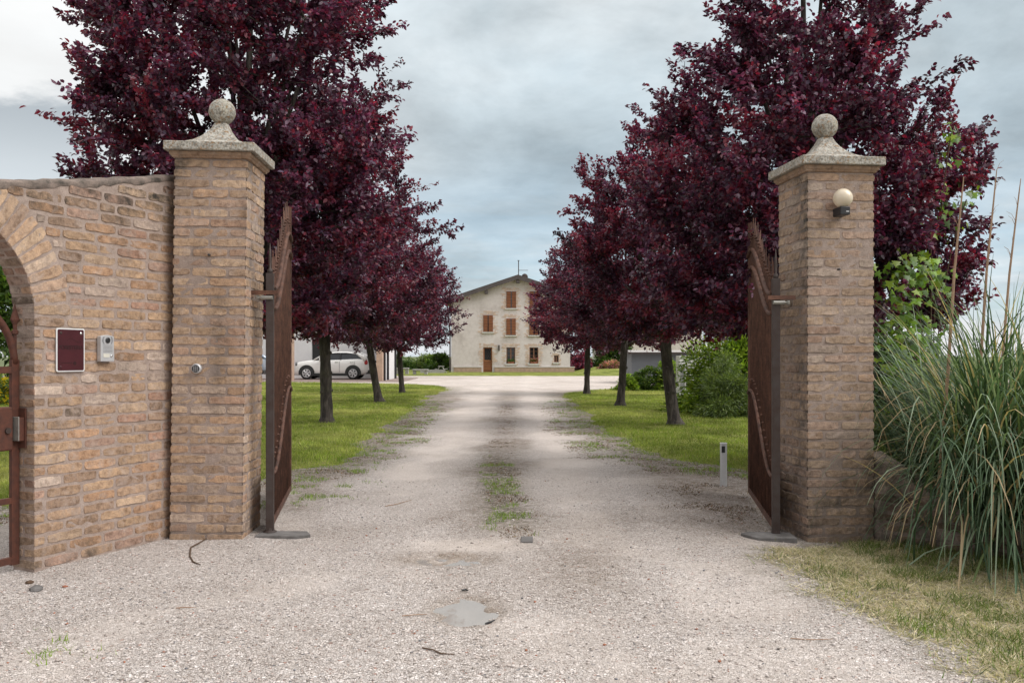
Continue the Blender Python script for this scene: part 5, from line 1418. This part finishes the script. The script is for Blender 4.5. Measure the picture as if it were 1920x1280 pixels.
        cs = np.array([(.07, .13, .03), (.1, .17, .04), (.62, .16, .2), (.7, .32, .34)]); ci = rg.choice(4, n, p=[.35, .25, .25, .15] if mt == 'pink' else [.6, .4, 0, 0])
        leaf_object('plants', t, P, rg.normal(0, 1, (n, 3)), np.full(n, .1), np.full(n, .08), cs[ci], MT['green_leaf'], rg)
build_house()

# ================================================================== CARPORT (left)
def build_carport():
    ox, oy = -12.0, 46.0
    root = thing('carport', 'white carport with brick piers behind the parked cars', 'outbuilding', (ox, oy, 0))
    def B(x0, x1, y0, y1, z0, z1): 
        b = MB(); b.box(x0 - ox, x1 - ox, y0 - oy, y1 - oy, z0, z1); return b
    for x0, x1 in ((-7.07, -6.76), (-11.9, -11.45), (-17.3, -16.85), (-22.5, -22.05)):
        B(x0, x1, 45.85, 46.3, 0.02, 4.4).build('pier', MT['house_brick'], root)
    b = MB(); grid_wall(b, -26 - ox, -6.8 - ox, 0.0, 5.2, 51.5 - oy, 51.8 - oy, [(PX(584, 51.5) - ox, PX(607, 51.5) - ox, 0.031, 2.3)]); b.build('wall', MT['white_wall'], root)
    B(PX(584, 51.5), PX(607, 51.5), 51.72, 51.8, .03, 2.3).build('door', MT['dark_plastic'], root)
    B(-6.95, -6.78, 47.0, 51.5, 0.0, 4.4).build('side_wall', MT['white_wall'], root)
    for y in (46.36, 47.6, 50.7): B(-6.77, -6.66, y, y + .1, 0.02, 4.4).build('steel_post', MT['dark_plastic'], root)
    B(-26, -6.7, 45.8, 46.35, 4.41, 4.6).build('beam', MT['white_wall'], root)
    r = MB(); v = [(-26.5 - ox, 51.3 - oy, 5.22), (-6.1 - ox, 51.3 - oy, 5.22), (-6.1 - ox, 60 - oy, 6.4), (-26.5 - ox, 60 - oy, 6.4)]; v += [(a, c, z + .18) for a, c, z in v]
    r.add(v, [(0, 3, 2, 1), (4, 5, 6, 7), (0, 1, 5, 4), (1, 2, 6, 5), (2, 3, 7, 6), (3, 0, 4, 7)]); r.build('roof', MT['tile'], root)
build_carport()

# ================================================================== CARS
def build_car(label, loc, paint):
    root = thing('parked_car', label, 'car', loc, 0, 'cars parked under the carport')
    Lc = 4.25; W = .89
    # x runs from the nose (0) to the tail
    st = [(0.0, .36, .70, .50), (.07, .27, .84, .68), (.22, .23, .93, .80), (.5, .22, .99, .86), (.9, .22, 1.04, .885), (1.25, .22, 1.075, .89), (1.8, .22, 1.09, .89), (2.5, .22, 1.10, .89),
          (3.1, .22, 1.12, .89), (3.6, .23, 1.135, .88), (3.95, .27, 1.13, .85), (4.15, .33, 1.06, .79), (4.25, .42, .82, .66)]
    b = MB(); n = 11; v = []; f = []
    for x, zb, zt, w in st:
        h = zt - zb
        half = [(0, zb), (w * .86, zb), (w * .97, zb + h * .12), (w, zb + h * .38), (w * .985, zb + h * .72), (w * .95, zt - .05), (w * .84, zt - .005), (0, zt + .025)]
        ring = half + [(-y, z) for y, z in half[-2:0:-1]]
        v += [(x - Lc / 2, y, z) for y, z in ring]
    m_ = 14
    for i in range(len(st) - 1):
        for k in range(m_): f.append((i * m_ + k, i * m_ + (k + 1) % m_, (i + 1) * m_ + (k + 1) % m_, (i + 1) * m_ + k))
    f += [tuple(range(m_ - 1, -1, -1)), tuple((len(st) - 1) * m_ + k for k in range(m_))]
    b.add(v, f); bo = b.build('body', paint, root, True)
    X = lambda x: x - Lc / 2
    # cabin glass, roof and pillars
    g = MB(); lo = [(1.28, .83), (4.08, .78)]; hi = [(2.02, .63), (3.62, .60)]; zl, zh = 1.06, 1.48
    v = [(X(1.28), -.82, zl), (X(4.08), -.76, zl), (X(4.08), .76, zl), (X(1.28), .82, zl), (X(2.02), -.63, zh), (X(3.5), -.6, zh), (X(3.5), .6, zh), (X(2.02), .63, zh)]
    g.add(v, [(0, 1, 5, 4), (1, 2, 6, 5), (2, 3, 7, 6), (3, 0, 4, 7), (4, 5, 6, 7)]); g.build('window', MT['glass'], root)
    r = MB(); rv = []; rs = [(1.9, .55, 1.44), (2.1, .66, 1.495), (2.5, .68, 1.53), (3.0, .67, 1.525), (3.4, .64, 1.48), (3.68, .6, 1.42)]
    for x, w, z in rs: rv += [(X(x), -w, z - .055), (X(x), -w * .9, z), (X(x), 0, z + .025), (X(x), w * .9, z), (X(x), w, z - .055)]
    r.add(rv, [(i * 5 + k, i * 5 + k + 1, (i + 1) * 5 + k + 1, (i + 1) * 5 + k) for i in range(5) for k in range(4)] + [(0, 1, 2, 3, 4), (29, 28, 27, 26, 25), ]); r.build('roof', paint, root, True)
    for sg in (-1, 1):
        p = MB()
        p.tube([(X(1.22), sg * .825, 1.07), (X(1.65), sg * .72, 1.33), (X(2.0), sg * .645, 1.46)], [.05, .04, .04], 6)
        p.tube([(X(4.1), sg * .755, 1.07), (X(3.86), sg * .70, 1.27), (X(3.52), sg * .615, 1.45)], [.17, .12, .06], 8); p.build('pillar', paint, root, True)
        k = MB(); k.tube([(X(2.68), sg * .815, 1.09), (X(2.66), sg * .645, 1.46)], .04, 6); k.build('door_pillar', MT['dark_plastic'], root)
        mi = MB(); mi.lathe([(.02, -.1), (.1, -.06), (.11, .03), (.06, .08)], 10, (X(1.62), sg * .98, 1.1), axis='x'); mi.build('mirror', paint, root, True)
        hl = MB(); hl.lathe([(.01, -.03), (.11, -.02), (.13, .03), (.1, .08)], 14, (X(.2), sg * .70, .84), axis='x'); hl.build('headlight', MT['lamp_lens'], root, True)
        tl = MB(); tl.lathe([(.02, .06), (.12, .03), (.14, -.06), (.1, -.12)], 12, (X(4.12), sg * .74, .93), axis='x'); tl.build('tail_light', MT['tail'], root, True)
        for x0, x1 in ((1.45, 2.63), (2.68, 3.45)):
            d = MB(); d.box(X(x1) - .25, X(x1) - .05, sg * .888 - .012 * (sg < 0), sg * .888 + .012 * (sg > 0), .93, .965); d.build('door_handle', MT['chrome'], root)
            d = MB(); d.box(X(x1) - .006, X(x1) + .006, min(sg * .882, sg * .8935), max(sg * .882, sg * .8935), .4, 1.0); d.build('door_gap', MT['dark_plastic'], root)
        s = MB(); s.box(X(1.1), X(3.1), sg * .86 if sg > 0 else -.905, .905 if sg > 0 else -.86, .2, .34); s.build('sill', MT['dark_plastic'], root)
        for xc in (.82, 3.38):
            a = MB(); pr = [(xc + .44 * math.cos(t), .36 + .44 * math.sin(t)) for t in np.linspace(-.25, math.pi + .25, 22)] + [(xc + .30 * math.cos(t), .36 + .30 * math.sin(t)) for t in np.linspace(math.pi + .25, -.25, 22)]
            a.prism([(X(p), q) for p, q in pr], lambda u, z, h: (u, h, z), sg * .8, sg * .9); a.build('arch_trim', MT['dark_plastic'], root)
            w = MB(); w.lathe([(.2, -.1), (.33, -.1), (.345, -.07), (.345, .07), (.33, .1), (.2, .1)], 28, (X(xc), sg * .81, .345), axis='y'); wo = w.build('wheel', MT['rubber'], root, True)
            yf = sg * .915; rm = MB()
            rm.lathe([(.2, -.006), (.235, -.006), (.235, .006), (.2, .006)], 28, (X(xc), yf, .345), axis='y', cap=False)
            for q in range(6):
                an = 2 * math.pi * q / 6 + .3
                for da in (-.16, .16): rm.tube([(X(xc) + .05 * math.cos(an), yf, .345 + .05 * math.sin(an)), (X(xc) + .21 * math.cos(an + da), yf, .345 + .21 * math.sin(an + da))], [.03, .024], 6)
            rm.lathe([(.05, -.012), (.055, 0), (.03, .012)], 12, (X(xc), yf, .345), axis='y'); rm.build('rim', MT['alu'], wo)
            k = MB(); k.lathe([(.005, -.004), (.2, -.004), (.2, .004), (.005, .004)], 24, (X(xc), sg * .9, .345), axis='y'); k.build('brake_disc', MT['dark_plastic'], wo)
    for nm, x0, x1, z0, z1, hw in (('bumper', -.02, .2, .24, .42, .62), ('bumper', 4.05, 4.29, .3, .52, .74)):
        k = MB(); k.box(X(x0), X(x1), -hw, hw, z0, z1); bevel(k.build(nm, MT['dark_plastic'], root), .05, 3)
    k = MB(); k.box(X(4.2), X(4.31), -.2, .2, .26, .3); k.build('skid_plate', MT['alu'], root)
    return root
car = build_car('white compact crossover parked under the carport, nose to the left', (PX(622.5, 49), 49.4, .03), MT['car_white'])
c2 = copy_tree(car); c2.location = (PX(426, 49), 49.2, .03); c2['label'] = 'silver blue car at the left edge of the carport, half hidden by the gate post'
for o in c2.children:
    if o.name.split('.')[0] in ('body', 'roof', 'pillar', 'mirror'):
        o.data = o.data.copy(); o.data.materials[0] = MT['car_silver']

# ================================================================== RIGHT BACKGROUND
def build_right():
    hp = thing('heat_pump', 'pale metal heat pump cabinet with louvres beside the bamboo', 'heat pump', (5.75, 27.6, 0))
    b = MB(); b.box(-.5, .62, 0, .6, .1, 1.32); bevel(b.build('cabinet', MT['white_wall'], hp), .01)
    b = MB(); b.box(-.31, .5, -.005, -.002, .22, 1.0); b.build('grille_recess', MT['dark_plastic'], hp)
    b = MB()
    for k in range(10): b.box(-.31, .5, -.03, -.006, .24 + .078 * k, .265 + .078 * k)
    for x in (-.32, -.05, .22, .5): b.box(x - .012, x + .012, -.035, -.031, .2, 1.02)
    b.build('louvre', MT['white_wall'], hp)
    b = MB(); b.box(-.47, -.34, -.012, -.001, .2, .95); b.build('side_panel', MT['grey_plastic'], hp)
    for x in (-.42, .5):
        b = MB(); b.box(x - .05, x + .05, .05, .55, 0, .098); b.build('foot', MT['concrete'], hp)
    sh = thing('shed', 'low grey shed with a flat pale roof behind the hedge', 'shed', (7.1, 42, 0))
    b = MB(); b.box(-1.4, 2.6, 0, 3, -.1, 1.42); b.build('wall', MT['grey_shed'], sh)
    b = MB(); b.box(-1.6, 2.8, -.25, 3.2, 1.42, 1.56); b.build('roof', MT['fascia'], sh)
    b = MB(); b.box(-1.65, 2.85, -.3, -.252, 1.5, 1.6); b.build('gutter', MT['white_wall'], sh)
    h = thing('distant_house', 'distant beige house glimpsed through the right plum trees', 'house', (14.5, 95, 0))
    b = MB(); b.box(-5, 6, 0, 9, -.2, 5.4); b.add([(-5, 0, 5.4), (6, 0, 5.4), (.5, 0, 7), (-5, 9, 5.4), (6, 9, 5.4), (.5, 9, 7)], [(0, 1, 2), (3, 5, 4)]); b.build('wall', MT['plaster'], h)
    r = MB()
    for p, q, z0, z1 in ((-5.5, .5, 5.26, 7.02), (.5, 6.5, 7.02, 5.26)):
        v = [(p, -.5, z0), (q, -.5, z1), (q, 9.5, z1), (p, 9.5, z0)]; v += [(a, c, z + .18) for a, c, z in v]; r.add(v, [(0, 3, 2, 1), (4, 5, 6, 7), (0, 1, 5, 4), (1, 2, 6, 5), (2, 3, 7, 6), (3, 0, 4, 7)])
    r.build('roof', MT['tile'], h)
    # stone benches and the picnic table left of the house
    def bench(label, x, y, w, h, group):
        t = thing('stone_table', label, 'table', (x, y, .05), 0, group)
        b = MB(); b.box(-w / 2, w / 2, -.25, .25, h - .1, h); bevel(b.build('top', MT['concrete'], t), .02)
        for s in (-.36, .36):
            b = MB(); b.box(s * w - .1, s * w + .1, -.2, .2, -.1, h - .1); b.build('leg', MT['concrete'], t)
    bench('pale stone table behind the farthest left plum trunk', PX(753.5, 62), 62, 1.0, .45, 'pale stone tables left of the house')
    bench('wider low stone table midway between the trunk and the house', PX(788, 61), 61, 1.1, .37, 'pale stone tables left of the house')
    t = thing('picnic_table', 'small picnic table with bench beside the house corner', 'picnic table', (PX(827, 67), 67, .05))
    b = MB(); b.box(-.3, .3, -.5, .5, .68, .74); b.build('top', MT['concrete'], t)
    for s in (-1, 1):
        b = MB(); b.box(s * .55 - .12, s * .55 + .12, -.5, .5, .4, .45); b.build('bench', MT['concrete'], t)
        b = MB(); b.tube([(s * .6, -.35, -.03), (s * .12, -.35, .68)], .035, 6); b.tube([(s * .6, .35, -.03), (s * .12, .35, .68)], .035, 6); b.build('leg', MT['concrete'], t)
    t.scale = (.7, .7, .7)
    w = thing('garden_edging', 'low pale stone edging along the grass left of the house', 'edging', (-6.0, 66.3, 0)); b = MB(); b.box(-.9, .9, -.15, .15, 0.0, .3); b.build('edging_stone', MT['concrete'], w)
build_right()

# ================================================================== LIGHT, SKY, CAMERA
SUN_EL, SUN_AZ = 47, 112     # degrees; azimuth from +Y clockwise: behind the camera, to the right
def build_light():
    el, az = R2(SUN_EL), R2(SUN_AZ)
    sd = Vector((math.sin(az) * math.cos(el), math.cos(az) * math.cos(el), math.sin(el)))
    ld = bpy.data.lights.new('sun', 'SUN'); ld.energy = 1.7; ld.angle = R2(45); ld.color = (1.0, 0.965, 0.93)
    lo = bpy.data.objects.new('sun', ld); COL.objects.link(lo)
    lo.rotation_euler = (-sd).to_track_quat('-Z', 'Y').to_euler(); lo.location = sd * 60
    w = bpy.data.worlds.new('World'); SC.world = w; w.use_nodes = True
    nt = w.node_tree; nt.nodes.clear()
    out = N(nt, 'OutputWorld'); bg = N(nt, 'Background'); bg.inputs['Strength'].default_value = 0.1
    L(nt, bg.outputs[0], out.inputs[0])
    sky = N(nt, 'TexSky'); sky.sky_type = 'NISHITA'; sky.sun_disc = False; sky.sun_elevation = el; sky.sun_rotation = az
    sky.air_density = 1.0; sky.dust_density = 1.5; sky.altitude = 50
    co = N(nt, 'TexCoord').outputs['Generated']
    sp = N(nt, 'SeparateXYZ'); L(nt, co, sp.inputs[0])
    x, y, z = sp.outputs
    zc = math_(nt, 'MAXIMUM', z, 0.0)
    # cloud layer seen in perspective: direction projected on a plane overhead
    zz = math_(nt, 'ADD', zc, 0.22)
    cb = N(nt, 'CombineXYZ'); L(nt, math_(nt, 'DIVIDE', x, zz), cb.inputs[0]); L(nt, math_(nt, 'DIVIDE', y, zz), cb.inputs[1]); L(nt, math_(nt, 'MULTIPLY', z, 1.0), cb.inputs[2])
    def smooth(v, a, b):
        m = N(nt, 'MapRange'); m.interpolation_type = 'SMOOTHSTEP'; L(nt, v, m.inputs[0]); m.inputs[1].default_value = a; m.inputs[2].default_value = b; return m.outputs[0]
    n1 = noise(nt, 0.9, 7, 0.55, cb.outputs[0], 0.3); n2 = noise(nt, 2.6, 7, 0.6, cb.outputs[0], 0.2)
    # streaky low clouds near the horizon
    sc = N(nt, 'Mapping'); sc.inputs['Scale'].default_value = (2.2, 2.2, 14); L(nt, co, sc.inputs[0])
    n3 = noise(nt, 1.6, 7, 0.6, sc.outputs[0], 0.4)
    K = 10.0                                      # cloud values are written for strength 0.1
    grey = ramp(nt, n1, [(0.3, (.20 * K, .25 * K, .285 * K)), (0.5, (.32 * K, .37 * K, .40 * K)), (0.7, (.50 * K, .53 * K, .545 * K))])
    grey = mix(nt, 0.55, grey, ramp(nt, n2, [(0.3, .56), (0.5, .98), (0.66, 1.3)]), 'MULTIPLY')
    # brighter veil towards the upper left
    lf = math_(nt, 'MULTIPLY', smooth(x, 0.02, -0.5), smooth(z, -0.02, 0.22))
    grey = mix(nt, math_(nt, 'MULTIPLY', lf, 0.7), grey, (.62 * K, .61 * K, .60 * K, 1))
    # thick cloud overhead and behind is brighter (thin overcast around the sun)
    # darker bank of cloud low on the left
    bk2 = math_(nt, 'MULTIPLY', smooth(math_(nt, 'ADD', x, math_(nt, 'MULTIPLY', n2, 0.12)), -0.33, -0.38), smooth(math_(nt, 'ADD', z, math_(nt, 'MULTIPLY', n2, 0.1)), 0.31, 0.29))
    grey = mix(nt, math_(nt, 'MULTIPLY', bk2, 0.8), grey, mix(nt, smooth(z, 0.16, 0.25), (.36 * K, .40 * K, .43 * K, 1), (.21 * K, .245 * K, .275 * K, 1)))
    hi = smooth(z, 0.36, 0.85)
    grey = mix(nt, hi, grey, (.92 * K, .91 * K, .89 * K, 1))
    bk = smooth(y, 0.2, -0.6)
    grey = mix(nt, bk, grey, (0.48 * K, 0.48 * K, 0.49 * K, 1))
    # openings with blue sky low in front, and to the right
    op = math_(nt, 'MULTIPLY', smooth(z, 0.24, 0.07), smooth(x, -0.3, 0.02))
    op = math_(nt, 'MULTIPLY', op, ramp(nt, n3, [(0.44, 1.0), (0.64, 0.0)]))
    op = math_(nt, 'MULTIPLY', op, smooth(y, 0.3, 0.7))
    blue = mix(nt, 0.5, sky.outputs[0], (.19 * K, .32 * K, .41 * K, 1))
    col = mix(nt, math_(nt, 'MULTIPLY', op, 0.7), grey, blue)
    # pale cumulus bank on the horizon
    hb = math_(nt, 'MULTIPLY', smooth(z, 0.075, 0.0), ramp(nt, n3, [(0.42, 0.0), (0.58, 1.0)]))
    col = mix(nt, math_(nt, 'MULTIPLY', hb, 0.8), col, (.56 * K, .54 * K, .55 * K, 1))
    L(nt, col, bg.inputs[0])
    cam = bpy.data.cameras.new('camera'); co_ = bpy.data.objects.new('camera', cam); COL.objects.link(co_)
    cam.sensor_width = 36; cam.lens = 36 * F / 1920; cam.shift_y = 28 / 1920; cam.clip_end = 6000; cam.clip_start = .05
    co_.location = (0, 0, CAMH); co_.rotation_euler = (R2(90), 0, 0)
    SC.camera = co_
    SC.view_settings.view_transform = 'Standard'; SC.view_settings.look = 'None'; SC.view_settings.exposure = 0.84; SC.view_settings.gamma = 1
    SC.cycles.max_bounces = 6; SC.cycles.transparent_max_bounces = 8
build_light()
